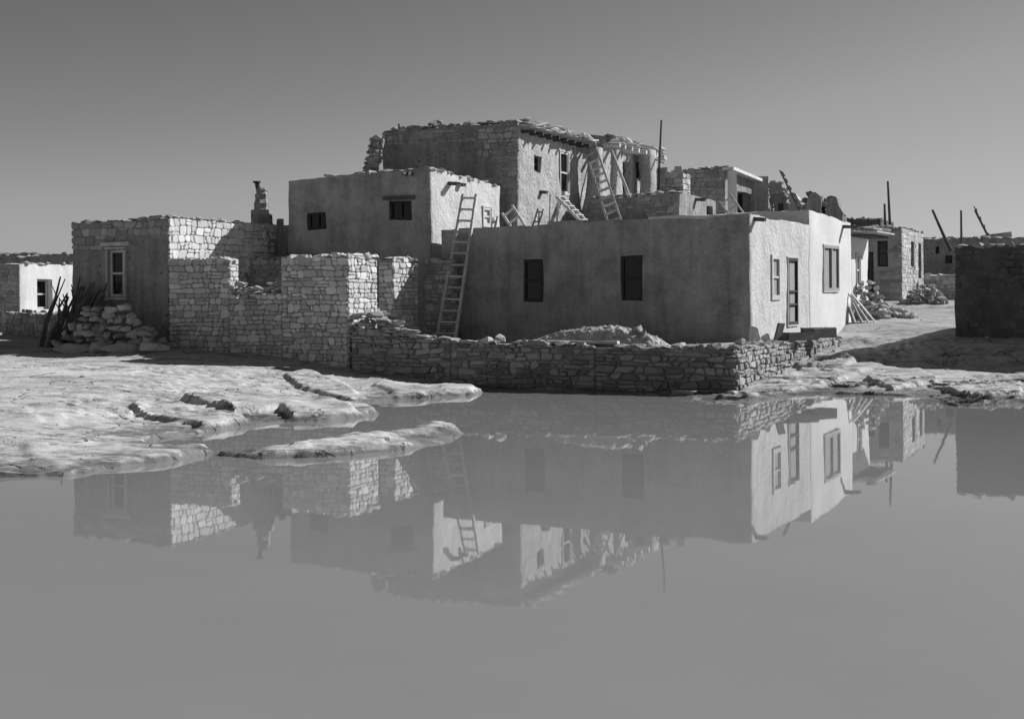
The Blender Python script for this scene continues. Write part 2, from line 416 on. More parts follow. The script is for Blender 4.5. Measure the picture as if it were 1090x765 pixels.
def face_coping(root, segs, mat, nm='roof_edge_stones', **kw):
    for k, (P0, P1, z0, z1) in enumerate(segs):
        mb = MB(); coping(mb, P0, P1, z0, z1, seed=k+int(z0*100), **kw); mb.build(nm, mat, root)

def stone_wall(name, label, segs, thick, mat, z0, group=None, cap=True, cat='stone wall', ends=None, **kw):
    """segs: list of (P right, P left, ztop right, ztop left); front = the side towards the pool"""
    P = segs[0][0]; mb = MB(); core = MB()
    for i, (a, b, za, zb) in enumerate(segs):
        L = math.hypot(b[0]-a[0], b[1]-a[1]); d = ((b[0]-a[0])/L, (b[1]-a[1])/L); nn = (-d[1], d[0])
        A2, B2 = xy(a, nn, -thick), xy(b, nn, -thick); e = .008
        A, B = xy(xy(a, nn, -e), d, e), xy(xy(b, nn, -e), d, -e); A3, B3 = xy(xy(A2, nn, e), d, e), xy(xy(B2, nn, e), d, -e)
        t = .05
        pts = [A+(z0,), B+(z0,), B3+(z0,), A3+(z0,), A+(za-t,), B+(zb-t,), B3+(zb-t,), A3+(za-t,)]
        k = len(core.v)
        for p in pts: core.vert(p, .8)
        for q in ((0, 4, 5, 1), (1, 5, 6, 2), (2, 6, 7, 3), (3, 7, 4, 0), (4, 7, 6, 5)): core.face([k+x for x in q])
        masonry(mb, a, b, z0, za, zb, seed=i, **kw)
        masonry(mb, B2, A2, z0, zb, za, seed=i+50, **kw)
        en = 'ab' if ends is None else ends.get(i, '')
        if 'a' in en: masonry(mb, A2, a, z0, za, za, seed=i+100, **kw)
        if 'b' in en: masonry(mb, b, B2, z0, zb, zb, seed=i+150, **kw)
        if cap:
            for off in (0.03, -thick*.5+.02):
                coping(mb, xy(a, nn, off), xy(b, nn, off), za-.02, zb-.02, size=(.34, thick*.62, .12), seed=i+7, tone=(.85, 1.25), prob=.8)
    o = mb.build(name, mat, None, origin=(P[0], P[1], z0)); tag(o, label, cat, group)
    core.build('mortar', M['mortar'], o)
    return o

# ------------------------------------------------------------------ ground
shore_px = [(12, 507), (72, 507), (115, 499), (187, 492), (223, 484), (215, 478), (162, 474.5), (150, 470), (187, 465), (240, 456), (299, 449), (351, 447.5), (387, 443.5), (404, 441), (389, 436), (384, 428.5), (416, 425), (451, 424), (500, 420.5), (516, 416.5), (560, 416), (672, 417.5), (714, 418.5), (735, 423), (751, 429), (790, 427), (830, 424), (890, 420), (950, 421), (1000, 424), (1018, 433), (1050, 430), (1082, 428)]
pool = [onz(*p) for p in shore_px]
pool = [(-20, 17.2)]+pool+[(20, 28.5), (27, 24), (24, 8), (10, 3.6), (-8, 3.6), (-24, 8)]
isle = [onz(*p) for p in [(228, 484.5), (278, 489), (313, 487), (369, 485), (428, 480), (463, 474), (480, 468), (496, 462), (487, 458), (469, 455), (440, 458), (405, 463), (381, 466), (357, 469), (337, 471), (299, 477), (262, 481)]]
A = (6.38, 36.5)
RC = (5.18, 31.6)                                    # corner of the retaining wall
W1c = (-4.27, 35.4)                                  # corner of the ruined compound
gR = gdir(.45)
yard = [(-4.0, 35.6), (RC[0]-.1, RC[1]+.25), xy((RC[0]-.25, RC[1]), gR, 13.0), (8.5, 46), (-3, 46), (-3.2, 38)]
def sdf(px, py, poly):
    d2 = np.full(px.shape, 1e18); ins = np.zeros(px.shape, bool); n = len(poly)
    for i in range(n):
        (x0, y0), (x1, y1) = poly[i], poly[(i+1) % n]; ex, ey = x1-x0, y1-y0
        t = np.clip(((px-x0)*ex+(py-y0)*ey)/(ex*ex+ey*ey), 0, 1)
        d2 = np.minimum(d2, (px-x0-t*ex)**2+(py-y0-t*ey)**2)
        c = ((y0 > py) != (y1 > py)) & (px < (x1-x0)*(py-y0)/((y1-y0) if y1 != y0 else 1e-9)+x0)
        ins ^= c
    return np.where(ins, 1, -1)*np.sqrt(d2)          # + inside
CTRL = [(-12.4, 38.5, .95), (-9.4, 37.3, .9), (-6.8, 36.2, .75), (-4.3, 35.2, .55), (-2, 34.2, .3), (0, 33.3, .08), (2.5, 32.2, .03), (5.2, 31.2, .03),
        (-12, 33.5, .75), (-8, 33, .66), (-16, 38, 1.0), (-4, 32.8, .4), (-16, 30, .65), (-10, 27, .42), (-12, 22, .22), (-20, 25, .6), (-6, 28, .32), (-2, 30, .25),
        (7.0, 33.5, .18), (8.5, 37, .3), (10.6, 43, .5), (12.0, 47.3, 1.2), (11.5, 44.5, .85), (13, 39.6, 1.0), (15, 39, .98), (17.5, 38, .95), (11.2, 36.9, .2), (13.2, 36.2, .1), (16, 35.2, .1), (12.3, 33, .1), (15, 32.5, .12), (9.2, 37.6, .5), (10, 33.5, .2),
        (9.5, 31.5, .1), (14, 45, 1.1), (16, 57, 1.8), (12.5, 50, 1.4), (19, 58, 1.8), (22, 66, 2.0), (20, 45, 1.4), (24, 35, .5), (-15, 44, 1.1), (-20, 55, 1.4), (0, 60, 1.8),
        (-40, 40, 1.2), (40, 50, 1.6), (0, 100, 1.8), (-80, 100, 1.5), (90, 100, 1.6), (0, -5, .85), (-30, 10, .8), (30, 12, .8), (0, -60, .9)]
def ground_fields(px, py):
    w = np.zeros(px.shape); s = np.zeros(px.shape)
    for x, y, z in CTRL:
        k = 1/((px-x)**2+(py-y)**2+.4)**1.6; w += k; s += k*z
    return s/w
slabs = [([(190, 424), (240, 420), (300, 417), (372, 423), (386, 429), (392, 438), (352, 446), (335, 443), (315, 436), (305, 430), (297, 426), (250, 431)], .3, .20),
         ([(300, 402), (330, 399), (368, 404), (383, 410), (412, 415), (400, 418), (374, 414), (350, 411), (318, 407)], .32, .12),
         ([(395, 412), (440, 409), (505, 409), (512, 414), (460, 418), (420, 418)], .15, .09),
         ([(136, 432), (160, 428), (250, 431), (268, 440), (240, 448), (205, 443), (176, 441), (150, 438)], .25, .14),
         ([(20, 482), (120, 478), (200, 480), (216, 483), (180, 487), (110, 492), (60, 496), (30, 490)], .08, .05),
         ([(760, 418), (830, 402), (900, 394), (930, 399), (880, 408), (800, 419)], .15, .15),
         ([(830, 386), (880, 381), (915, 389), (900, 394), (850, 393)], .3, .15),
         ([(920, 400), (980, 395), (1000, 402), (950, 408)], .25, .16),
         ([(1000, 412), (1050, 405), (1090, 410), (1090, 420), (1040, 420)], .15, .16)]
slabs = [([onz(u, v, z) for u, v in p], h) for p, z, h in slabs]
def lines(parts):
    out = []
    for a, b, st in parts:
        n = max(1, round((b-a)/st)); out += [a+(b-a)*i/n for i in range(n)]
    return np.array(out+[parts[-1][1]])
gx = lines([(-3000, -300, 900), (-300, -60, 40), (-60, -22, 4), (-22, -13.2, .4), (-13.2, 13.4, .06), (13.4, 24, .35), (24, 60, 4), (60, 300, 40), (300, 3000, 900)])
gy = lines([(-1500, -60, 480), (-60, 0, 10), (0, 15.5, .7), (15.5, 22, .065), (22, 34, .058), (34, 38, .13), (38, 52, .25), (52, 75, 1), (75, 200, 12), (200, 4000, 760)])
GX, GY = np.meshgrid(gx, gy)
fx, fy = GX.ravel(), GY.ravel()
G = ground_fields(fx, fy)
dland = np.maximum(-sdf(fx, fy, pool), sdf(fx, fy, isle))
near = (np.abs(fx) < 26) & (fy > 2) & (fy < 80)
nz = np.zeros(fx.shape); nb = np.zeros(fx.shape); nd = np.zeros(fx.shape)
for i in np.nonzero(near)[0]:
    x, y = fx[i], fy[i]
    p = Vector((x, y*1.15, 3.1))
    nb[i] = N.fractal(p*.35, 1.0, 2.1, 4)
    nd[i] = .18*N.noise(p*.8)+.07*N.noise(p*2.1)+.03*N.noise(p*6.1)
    if fy[i] > 15: nz[i] = N.fractal(Vector((x*.9, y*2.0, 1.7)), .9, 2.2, 6)
d = dland+np.where(near, nd, 0)*1
edge = np.zeros(fx.shape)
for i in np.nonzero(near & (np.abs(dland) < 3))[0]:
    edge[i] = np.clip(.35+1.9*N.noise(Vector((fx[i]*.55, fy[i]*.55, 21.0)))+.5*N.noise(Vector((fx[i]*2.1, fy[i]*2.1, 4.0))), 0, 1)
prof = np.where(d > 0, .012+.085*edge*np.clip(d/.05, 0, 1)+.055*d+.014*np.clip(d-1, 0, 12)**2, np.maximum(.28*d, -.5))
g2 = G+.05*nb*near
z0 = -np.log(np.exp(-np.clip(prof, -1, 3)*14)+np.exp(-np.clip(g2, -1, 3)*14))/14+.03
# bedding: low ledges that wander along the strata, sharper where the rock is bare
led = np.zeros(fx.shape); lm = np.zeros(fx.shape)
for i in np.nonzero((np.abs(fx) < 16) & (fy > 14) & (fy < 47))[0]:
    x, y = fx[i], fy[i]
    led[i] = N.fractal(Vector((x*.22, y*.75, 7.7)), .8, 2.1, 6); lm[i] = N.noise(Vector((x*.25, y*.5, 3.3)))
step = .10
tt = (z0*1.3+.22*led)/step; fr = tt-np.floor(tt)
saw = (np.clip((fr-.78)/.22, 0, 1)-fr)*step
rocky = np.clip((37-fy+np.clip(fx, 0, 8))/3, 0, 1)*near*np.clip(.7+1.6*lm+.3*np.clip(fx-3, 0, 1), 0, 1.3)*np.clip(d/.25, 0, 1)
z1 = z0+saw*rocky*np.where(fx > 3, 1.25, .55)
for poly, h in slabs:
    sd = sdf(fx, fy, poly)+.16*nd
    z1 = z1+.72*h*np.clip(sd/.085, 0, 1)*(.35+.65*np.clip(1-sd/1.6, 0, 1))*np.clip(d/.15, 0, 1)
z = np.where(d > 0, z1, prof)
isl = sdf(fx, fy, isle) > -.2
z = np.where(isl & (d > 0), np.minimum(.012+.09*edge*np.clip(d/.05, 0, 1)+.13*np.clip(d, 0, 1.1)**.9, .24)+.04*nb+.03*nz*np.clip(d/.2, 0, 1)+.5*saw*np.clip(d/.3, 0, 1), z)
z = z+np.where(d > 0, .009*nz*np.clip(d/.4, 0, 1), 0)*near
sy = sdf(fx, fy, yard)
zy = 1.0+.3*np.clip((fy-41)/6, 0, 1)+.03*nb
z = np.where(sy > 0, zy, z)
far = ~near
z = np.where(far & (dland > 0), np.minimum(G, .3+.1*dland), z)
nyl, nxl = len(gy), len(gx)
faces = []
for j in range(nyl-1):
    r = j*nxl
    for i in range(nxl-1): faces.append((r+i, r+i+1, r+nxl+i+1, r+nxl+i))
me = bpy.data.meshes.new('ground'); me.from_pydata(list(zip(fx.tolist(), fy.tolist(), z.tolist())), [], faces)
me.polygons.foreach_set('use_smooth', [True]*len(faces))
try: me.set_sharp_from_angle(angle=R(33))
except Exception: pass
ground = bpy.data.objects.new('ground', me); C.objects.link(ground)
tag(ground, 'pale sandstone bedrock and trodden earth around the pool', None, None, 'structure')
zgrid = z.reshape(nyl, nxl)
def gz(x, y):
    i = int(np.clip(np.searchsorted(gx, x)-1, 0, nxl-2)); j = int(np.clip(np.searchsorted(gy, y)-1, 0, nyl-2))
    a = (x-gx[i])/(gx[i+1]-gx[i]); b = (y-gy[j])/(gy[j+1]-gy[j])
    return float((zgrid[j, i]*(1-a)+zgrid[j, i+1]*a)*(1-b)+(zgrid[j+1, i]*(1-a)+zgrid[j+1, i+1]*a)*b)
def ground_material():
    m, nt, bs = new_mat('sandstone bedrock')
    pos = node(nt, 'ShaderNodeNewGeometry').outputs['Position']
    sep = node(nt, 'ShaderNodeSeparateXYZ'); nt.links.new(pos, sep.inputs[0])
    n1 = noise_n(nt, pos, .5, 6); n2 = noise_n(nt, pos, 5, 8, .65); n4 = noise_n(nt, scaled(nt, pos, (1, 2.2, 1)), 2.2, 6, .6, .6)
    v = math_n(nt, 'ADD', rng(nt, n1, .3, .7, .86, 1.1), rng(nt, n2, .3, .7, -.12, .12))
    # grey weathering in patches, dark grit and lichen specks
    pa_ = noise_n(nt, scaled(nt, pos, (.7, 1.5, 1)), 1.1, 8, .68, .5)
    v = math_n(nt, 'MULTIPLY', v, rng(nt, pa_, .49, .58, 1, .76))
    sp = noise_n(nt, scaled(nt, pos, (.7, 1.2, 1)), 13, 4, .75)
    v = math_n(nt, 'MULTIPLY', v, rng(nt, math_n(nt, 'MULTIPLY', sp, rng(nt, pa_, .40, .65, .92, 1.16)), .60, .68, 1, .42))
    gr_ = noise_n(nt, pos, 38, 3, .8); v = math_n(nt, 'MULTIPLY', v, rng(nt, gr_, .30, .70, .80, 1.16))
    pit = node(nt, 'ShaderNodeTexVoronoi'); pit.inputs['Scale'].default_value = 3.6; nt.links.new(scaled(nt, pos, (.8, 1.4, 1)), pit.inputs['Vector'])
    v = math_n(nt, 'MULTIPLY', v, math_n(nt, 'SUBTRACT', 1.0, math_n(nt, 'MULTIPLY', rng(nt, pit.outputs['Distance'], .05, .13, .6, 0), rng(nt, n4, .46, .54, 0, 1))))
    st = noise_n(nt, scaled(nt, pos, (.35, .8, 26)), 1.0, 5, .6)
    v = math_n(nt, 'MULTIPLY', v, rng(nt, st, .36, .44, .74, 1)); v = math_n(nt, 'MULTIPLY', v, rng(nt, st, .4, .75, .94, 1.1))
    # thin joints in the rock
    wob = node(nt, 'ShaderNodeVectorMath', operation='ADD'); nt.links.new(scaled(nt, pos, (.55, 1.6, 1)), wob.inputs[0])
    nzn = node(nt, 'ShaderNodeTexNoise'); nzn.inputs['Scale'].default_value = .9; nzn.inputs['Detail'].default_value = 5; nt.links.new(pos, nzn.inputs['Vector'])
    nt.links.new(scaled(nt, nzn.outputs['Color'], (1.6, 1.6, 1.6)), wob.inputs[1])
    vo = node(nt, 'ShaderNodeTexVoronoi', feature='DISTANCE_TO_EDGE'); vo.inputs['Scale'].default_value = .55; nt.links.new(wob.outputs[0], vo.inputs['Vector'])
    cr = math_n(nt, 'MULTIPLY', rng(nt, vo.outputs['Distance'], .004, .022, 1, 0), rng(nt, n4, .455, .52, 0, 1))
    vo2 = node(nt, 'ShaderNodeTexVoronoi', feature='DISTANCE_TO_EDGE'); vo2.inputs['Scale'].default_value = 1.9; nt.links.new(wob.outputs[0], vo2.inputs['Vector'])
    cr = math_n(nt, 'MAXIMUM', cr, math_n(nt, 'MULTIPLY', rng(nt, vo2.outputs['Distance'], .006, .03, .5, 0), rng(nt, pa_, .53, .60, 0, 1)))
    v = math_n(nt, 'MULTIPLY', v, math_n(nt, 'SUBTRACT', 1.0, math_n(nt, 'MULTIPLY', cr, .62)))
    # damp rim just above the water
    zz = math_n(nt, 'ADD', sep.outputs[2], math_n(nt, 'ADD', math_n(nt, 'MULTIPLY', math_n(nt, 'SUBTRACT', n2, .5), .14), math_n(nt, 'MULTIPLY', math_n(nt, 'SUBTRACT', n4, .52), .30)))
    v = math_n(nt, 'MULTIPLY', v, rng(nt, zz, .05, .13, .36, 1))
    # trodden earth further back is a little darker than the bare rock
    e = math_n(nt, 'ADD', sep.outputs[1], math_n(nt, 'MULTIPLY', n1, 6))
    base = rng(nt, e, 35.5, 40, .55, .42)
    v = math_n(nt, 'MULTIPLY', v, base)
    cb = node(nt, 'ShaderNodeCombineColor')
    for i in range(3): nt.links.new(v, cb.inputs[i])
    nt.links.new(cb.outputs[0], bs.inputs['Base Color']); bs.inputs['Roughness'].default_value = .95; bs.inputs['Specular IOR Level'].default_value = .15
    hb = math_n(nt, 'ADD', noise_n(nt, pos, 14, 8, .7), math_n(nt, 'MULTIPLY', n4, .5)); hb = math_n(nt, 'SUBTRACT', hb, math_n(nt, 'MULTIPLY', cr, 1.5))
    b = node(nt, 'ShaderNodeBump'); b.inputs['Strength'].default_value = .4; b.inputs['Distance'].default_value = .04
    nt.links.new(hb, b.inputs['Height']); nt.links.new(b.outputs[0], bs.inputs['Normal'])
    return m
me.materials.append(ground_material())

# water
m, nt, bs = new_mat('muddy water')
pos = node(nt, 'ShaderNodeNewGeometry').outputs['Position']
nn_ = noise_n(nt, pos, .35, 4)
v = rng(nt, nn_, .3, .7, .245, .265)
cb = node(nt, 'ShaderNodeCombineColor')
for i in range(3): nt.links.new(v, cb.inputs[i])
nt.links.new(cb.outputs[0], bs.inputs['Base Color'])
bs.inputs['Roughness'].default_value = .015; bs.inputs['IOR'].default_value = 1.33; bs.inputs['Specular IOR Level'].default_value = .68
hb = math_n(nt, 'ADD', noise_n(nt, scaled(nt, pos, (1, .5, 1)), 1.1, 3), math_n(nt, 'MULTIPLY', noise_n(nt, pos, 9, 3), .05))
b = node(nt, 'ShaderNodeBump'); b.inputs['Strength'].default_value = .05; b.inputs['Distance'].default_value = .02
nt.links.new(hb, b.inputs['Height']); nt.links.new(b.outputs[0], bs.inputs['Normal'])
wb = MB(); wb.poly([(-30, 1, 0), (32, 1, 0), (32, 34.5, 0), (-30, 34.5, 0)])
water = wb.build('water', m); tag(water, 'still muddy rainwater pool mirroring the houses', None, None, 'structure')

# ------------------------------------------------------------------ houses
adobe = 'adobe houses of the village'
# front house with the long shaded wall
gm = gdir(.5)
c1 = (-2.08, 39.9)
h1 = [A, c1, xy(c1, gm, 6.34), xy(A, gm, 6.34)]
dim = dict(frame='dimframe', pane='glass')
HA = house('adobe_house', 'long low adobe house at the water with two dark windows in its shaded front', h1, [4.42, 4.2, 4.3, 4.38], .55, M['plaster'],
    [(0, 557, 276, 578, 321, 'sash', .10, dim), (0, 661, 272, 684, 320, 'sash', .10, dim),
     (3, 821, 273, 829, 317, 'sash', .035, dict(casing=.055, pane='curtain', frame='frame')), (3, 838, 275, 848, 345, 'door', .035, dict(casing=.055, pane='curtain', frame='dimframe', casemat='frame'))],
    group=adobe, topjit=.035, parapet=.12, facemat={3: M['stucco']})  # rough sunlit side, coloured lighter than the front to strengthen the sun
canale(HA, 803, 234, h1[3], h1[0], .30, .2)
# taller pale block behind it
h2 = [xy(A, gm, 6.36), xy(xy(A, gm, 6.36), ldir(21.9), 5.2)]
h2 += [xy(h2[1], gm, 5.75), xy(h2[0], gm, 5.75)]
HB = house('adobe_house', 'taller pale stuccoed house joined behind the long low one, paired window', h2, [4.83, 4.76, 4.7, 4.66], .6, M['pale'],
    [(3, 876, 262, 892, 309, 'pair', .035, dict(casing=.05, pane='curtain', frame='curtain', casemat='frame'))], group=adobe, topjit=.05, parapet=.2)
canale(HB, 898, 242, h2[3], h2[0], .5, .22)
# low house with a plank roof beyond
p3 = at(906, 300, 48.3); p3 = (p3.x, p3.y)
h3 = box_corners(p3, 21, 3.0, .5, 2.9)
HC = house('adobe_house', 'small pale house with projecting plank roof and one narrow window', h3, [4.3]*4, .9, M['pale'],
    [(3, 911, 271, 915, 304, 'sash', .06, dict(pane='curtain', casing=.06))], group=adobe, topjit=.02, parapet=.1)
rb = MB()
for k in range(5):
    q = xy(h3[0], gdir(.5), .35+k*.6); q2 = xy(q, ldir(21), 2.6); q1 = xy(q, ldir(21), -.75)
    rb.tube([q2+(4.33,), q1+(4.27,)], .06, 6)
rb.build('roof_pole', M['darkwood'], HC)
rb = MB(); e0 = xy(xy(h3[0], ldir(21), -.8), gdir(.5), -.05); 
for k in range(4):
    q0 = xy(e0, ldir(21), k*.27); rb.bar(q0+(4.40+.012*k,), xy(q0, gdir(.5), 3.1)+(4.40+.012*k,), .25, .05, tone=random.uniform(.8, 1.2))
rb.build('plank_roof', M['wood'], HC)
face_coping(HC, [(xy(e0, gdir(.5), 3.0), e0, 4.5, 4.5)], M['loose'], size=(.4, .4, .14), out=-.05)

# tall house
T0 = (.22, 45.0); gT = gdir(.45)
hT = [T0, (-4.4, 46.6), xy((-4.4, 46.6), gT, 6.5), xy(T0, gT, 6.5)]
TH = house('adobe_house', 'tallest adobe house with tall narrow window and overhanging stone roof edge', hT, [8.0, 7.9, 7.9, 7.95], 1.0, M['oldwall'],
    [(3, 568, 166, 576, 183, 'sash', .2, dict(frame='dimframe', pane='glass')), (3, 596, 162, 605, 206, 'sash', .07, dict(pane='glass', casing=.04))],
    group=adobe, amp=.06, topjit=.08, parapet=.15, facemat={3: M['sunlit_lime']})  # flaky sunlit side, tone raised for the sunlight against the darker front
sT = on_face(508, 160, hT[0], hT[1])[0]
face_masonry(TH, hT[0], hT[1], 5.6, 7.9, 7.85, M['darkstone'], ch=(.14, .26), ln=(.2, .5), seed=3, s1=sT,
             mask=lambda s, z: (s < 1.2+1.1*N.noise(Vector((z*1.3, 3, 2)))) or z > 7.35+.3*N.noise(Vector((s, 0, 5))))
face_masonry(TH, hT[0], hT[1], 7.4, 7.95, 7.9, M['darkstone'], ch=(.12, .2), seed=9, s0=sT, mask=lambda s, z: N.noise(Vector((s*.8, z, 5))) > -.1)
nT = (gT[1], -gT[0])
mb = MB()                                            # roof slab with its ragged stone edge, carried on poles
for k in range(9):
    q = xy(hT[0], gT, .3+k*.72); mb.tube([xy(q, nT, -.5)+(7.72,), xy(q, nT, .5)+(7.66,)], .06, 7, .6)
mb.build('roof_pole', M['darkwood'], TH)
mb = MB()
coping(mb, xy(xy(hT[3], nT, .42), gT, -.1), xy(hT[0], nT, .42), 7.84, 7.86, size=(.8, .8, .1), seed=4, step=.6, tone=(1.0, 1.3))
mb.build('roof_edge_slabs', M['loose'], TH); mb = MB()
coping(mb, xy(xy(hT[3], nT, .36), gT, -.2), xy(hT[0], nT, .36), 7.93, 7.96, size=(.7, .7, .12), seed=5, step=.6, tone=(.95, 1.3))
coping(mb, xy(hT[3], nT, .25), xy(xy(hT[0], nT, .25), gT, .3), 8.03, 8.07, size=(.6, .6, .12), seed=6, step=.7, tone=(.9, 1.2))
mb.build('roof_edge_stones', M['loose'], TH); mb = MB()
coping(mb, hT[0], hT[1], 8.0, 7.92, size=(.42, .4, .14), seed=8, tone=(.6, .9))
mb.rock(at(461, 133, 46.3), (.55, .4, .35), tone=.6); mb.rock(at(468, 131, 46.4), (.3, .3, .3), tone=.6); mb.rock(at(425, 135, 46.4), (.14, .14, .3), tone=.6)
mb.build('roof_edge_stones', M['loose'], TH)
canale(TH, 576, 205, hT[3], hT[0], .22, .2)

# wing with log ends
w0 = at(641, 200, 51.2); w0 = (w0.x, w0.y)
hW = box_corners(w0, 20, 3.6, .45, 6.2)
WH = house('adobe_house', 'high adobe wing with protruding roof logs and doorway beside the steep ladder', hW, [8.15, 8.1, 8.1, 8.2], 1.0, M['oldwall'],
    [(3, 662, 173, 670, 212, 'doorway', .3, dict(frame='dimframe', pane='void')), (3, 677, 172, 682, 192, 'doorway', .14, dict(frame='dimframe', pane='glass'))],
    group=adobe, amp=.07, topjit=.06, parapet=.15, facemat={3: M['sunlit_lime']})  # sunlit side of the wing gets the same sun-lifted colour
for k in range(9):
    mb = MB(); q = xy(hW[0], gT, .15+k*.74); L_ = .65+random.uniform(-.08, .12)
    mb.tube([xy(q, nT, -.4)+(7.9+random.uniform(-.02, .02),), xy(q, nT, L_)+(7.82,)], [.10, .09], 9, random.uniform(.8, 1.3)); mb.build('viga', M['wood'], WH)
mb = MB()
coping(mb, xy(xy(hW[3], nT, .42), gT, .1), xy(hW[0], nT, .42), 8.04, 8.02, size=(.7, .7, .12), seed=14, step=.55, tone=(.9, 1.25))
coping(mb, xy(hW[3], nT, .36), xy(hW[0], nT, .3), 8.17, 8.15, size=(.5, .6, .18), seed=15, step=.6, tone=(.8, 1.2))
mb.build('roof_edge_stones', M['loose'], WH); mb = MB()
coping(mb, xy(hW[0], nT, .5), hW[1], 8.15, 8.15, size=(.5, .5, .2), seed=18, step=.6, tone=(.6, .9))
mb.build('roof_edge_stones', M['loose'], WH)
def buttress(root, u0, u1, vtop, vbot, Y, dep, nm='buttress', flare=1.0, mat='sunlit_lime'):
    a, b = at(u0, vbot, Y), at(u1, vbot, Y); zt = at(u0, vtop, Y).z; zb = at(u0, vbot, Y).z; mb = MB(); rows = []
    cx, w = (a.x+b.x)/2, (b.x-a.x); n = 9
    for k in range(n+1):
        t = k/n; z = zb+(zt-zb)*t; ws = w*(1+flare*(1-t)**3); dd = dep*(1+flare*(1-t)**3)
        ring = []
        for i in range(14):
            an = 2*math.pi*i/14; sx = math.copysign(abs(math.cos(an))**.5, math.cos(an)); sy_ = math.copysign(abs(math.sin(an))**.5, math.sin(an))
            p = Vector((cx, Y, z))+Vector((*xy((0, 0), (nT[0], nT[1]), sx*ws/2), 0))+Vector((*xy((0, 0), gT, sy_*dd/2), 0))
            ring.append(mb.vert(p+N.noise_vector(p*1.4)*.06))
        rows.append(ring)
    for r, s in zip(rows, rows[1:]):
        for i in range(14): mb.face((r[i], r[(i+1) % 14], s[(i+1) % 14], s[i]))
    mb.face(rows[-1])
    return mb.build(nm, M[mat], root, smooth=True)
buttress(WH, 650, 660, 150, 212, 52.4, .6, flare=.3)
buttress(WH, 684, 697, 160, 212, 54.6, .9, flare=.15)
buttress(TH, 627, 641, 158, 236, 50.0, .6, flare=1.3)

# low terrace room behind the front house, and the room under the wing
tr = [xy(h1[3], gm, .05), xy(h1[2], gm, .05)]
tr = [(6.3, 43.75), (1.2, 45.8), (2.6, 49.2), (7.6, 47.0)]
HD = house('adobe_house', 'low terrace block between the long front house and the tall houses', tr, [4.72]*4, 1.0, M['plaster'], (), group=adobe, topjit=.02, parapet=.06)
u0 = at(723, 220, 48.0); u0 = (u0.x, u0.y)
hU = box_corners(u0, 20, 3.5, .45, 4.8)
UH = house('adobe_house', 'dark stone fronted upper room with small doorway in its pale end wall', hU, [5.82, 5.66, 5.7, 5.78], 1.0, M['oldwall'],
    [(3, 752, 211, 758, 229, 'doorway', .25, dict(frame='dimframe', pane='void'))], group=adobe, topjit=.06, amp=.05, parapet=.12)
face_masonry(UH, hU[0], hU[1], 4.5, 5.8, 5.65, M['darkstone'], ch=(.12, .2), seed=21, mask=lambda s, z: z > 5.2 or N.noise(Vector((s*1.2, z, 1))) > 0)
canale(UH, 741, 213, hU[3], hU[0], .35, .2)
face_coping(UH, [(hU[0], hU[1], 5.84, 5.7)], M['loose'], size=(.35, .35, .13), tone=(.6, 1.0))
pr = at(712, 200, 49.6)
mbk = MB(); masonry(mbk, (pr.x+.45, pr.y-.3), (pr.x-.45, pr.y+.05), 5.4, 6.75, 6.7, seed=5); mbk.box((pr.x+.1, pr.y+.45, 6.0), (.9, .95, 1.35), .0)
masonry(mbk, (pr.x+.85, pr.y+.6), (pr.x+.45, pr.y-.3), 5.4, 6.6, 6.7, seed=6)
mbk.build('chimney', M['stone'], UH)

# middle house
B0 = (-2.38, 40.1)
hB = [B0, (-6.82, 41.5), xy((-6.82, 41.5), gT, 4.9), xy(B0, gT, 4.9)]
BH = house('adobe_house', 'plain two storey adobe house with two small dark windows, left of the ladder', hB, [6.05, 5.8, 5.9, 5.8], .7, M['plaster'],
    [(0, 327, 226, 347, 244, 'pair', .16, dim), (0, 414, 213, 437, 234, 'pair', .16, dict(frame='dimframe', pane='glass', lintel=.15, lintelmat='darkwood')),
     (3, 514, 221, 522, 240, 'sash', .06, dict(casing=.05, pane='frame'))], group=adobe, topjit=.05, amp=.05, parapet=.2, facemat={3: M['stucco']})  # same plaster all round; sunlit side painted lighter to stand for sun
for q in BH.children:
    if q.name.startswith('wall'): q.data.materials[0] = M['plaster']
mb = MB()
s_ = on_face(336, 182, hB[0], hB[1])[0]
coping(mb, hB[0], xy(hB[0], ldir(17.5), s_), 6.0, 5.86, size=(.5, .4, .11), seed=3, tone=(.7, 1.0), prob=.85)
mb.build('roof_edge_stones', M['loose'], BH); mb = MB()
coping(mb, hB[3], hB[0], 5.78, 6.02, size=(.34, .4, .12), seed=4, prob=.75, tone=(.9, 1.25))
mb.build('roof_edge_stones', M['loose'], BH)
canale(BH, 437, 186, hB[0], hB[1], .4, .2); canale(BH, 478, 196, hB[3], hB[0], .33, .22); canale(BH, 489, 197, hB[3], hB[0], .18, .2)
# stone chimney standing on its roof
mb = MB(); pc = at(395, 178, 45.6)
for k in range(120):
    f = random.random(); an = random.uniform(0, 6.28); rr = .26-.1*f
    mb.rock((pc.x-.16+.40*f+math.cos(an)*rr, pc.y+math.sin(an)*rr, 5.7+1.85*f), (random.uniform(.2, .34), random.uniform(.16, .26), random.uniform(.12, .22)), an+1.57, (random.uniform(-.3, .3), random.uniform(-.3, .3)), random.uniform(.55, .95))
mb.tube([(pc.x-.16, pc.y, 5.6), (pc.x+.22, pc.y, 7.4)], [.27, .16], 9, .7)
mb.build('chimney', M['loose'], BH)

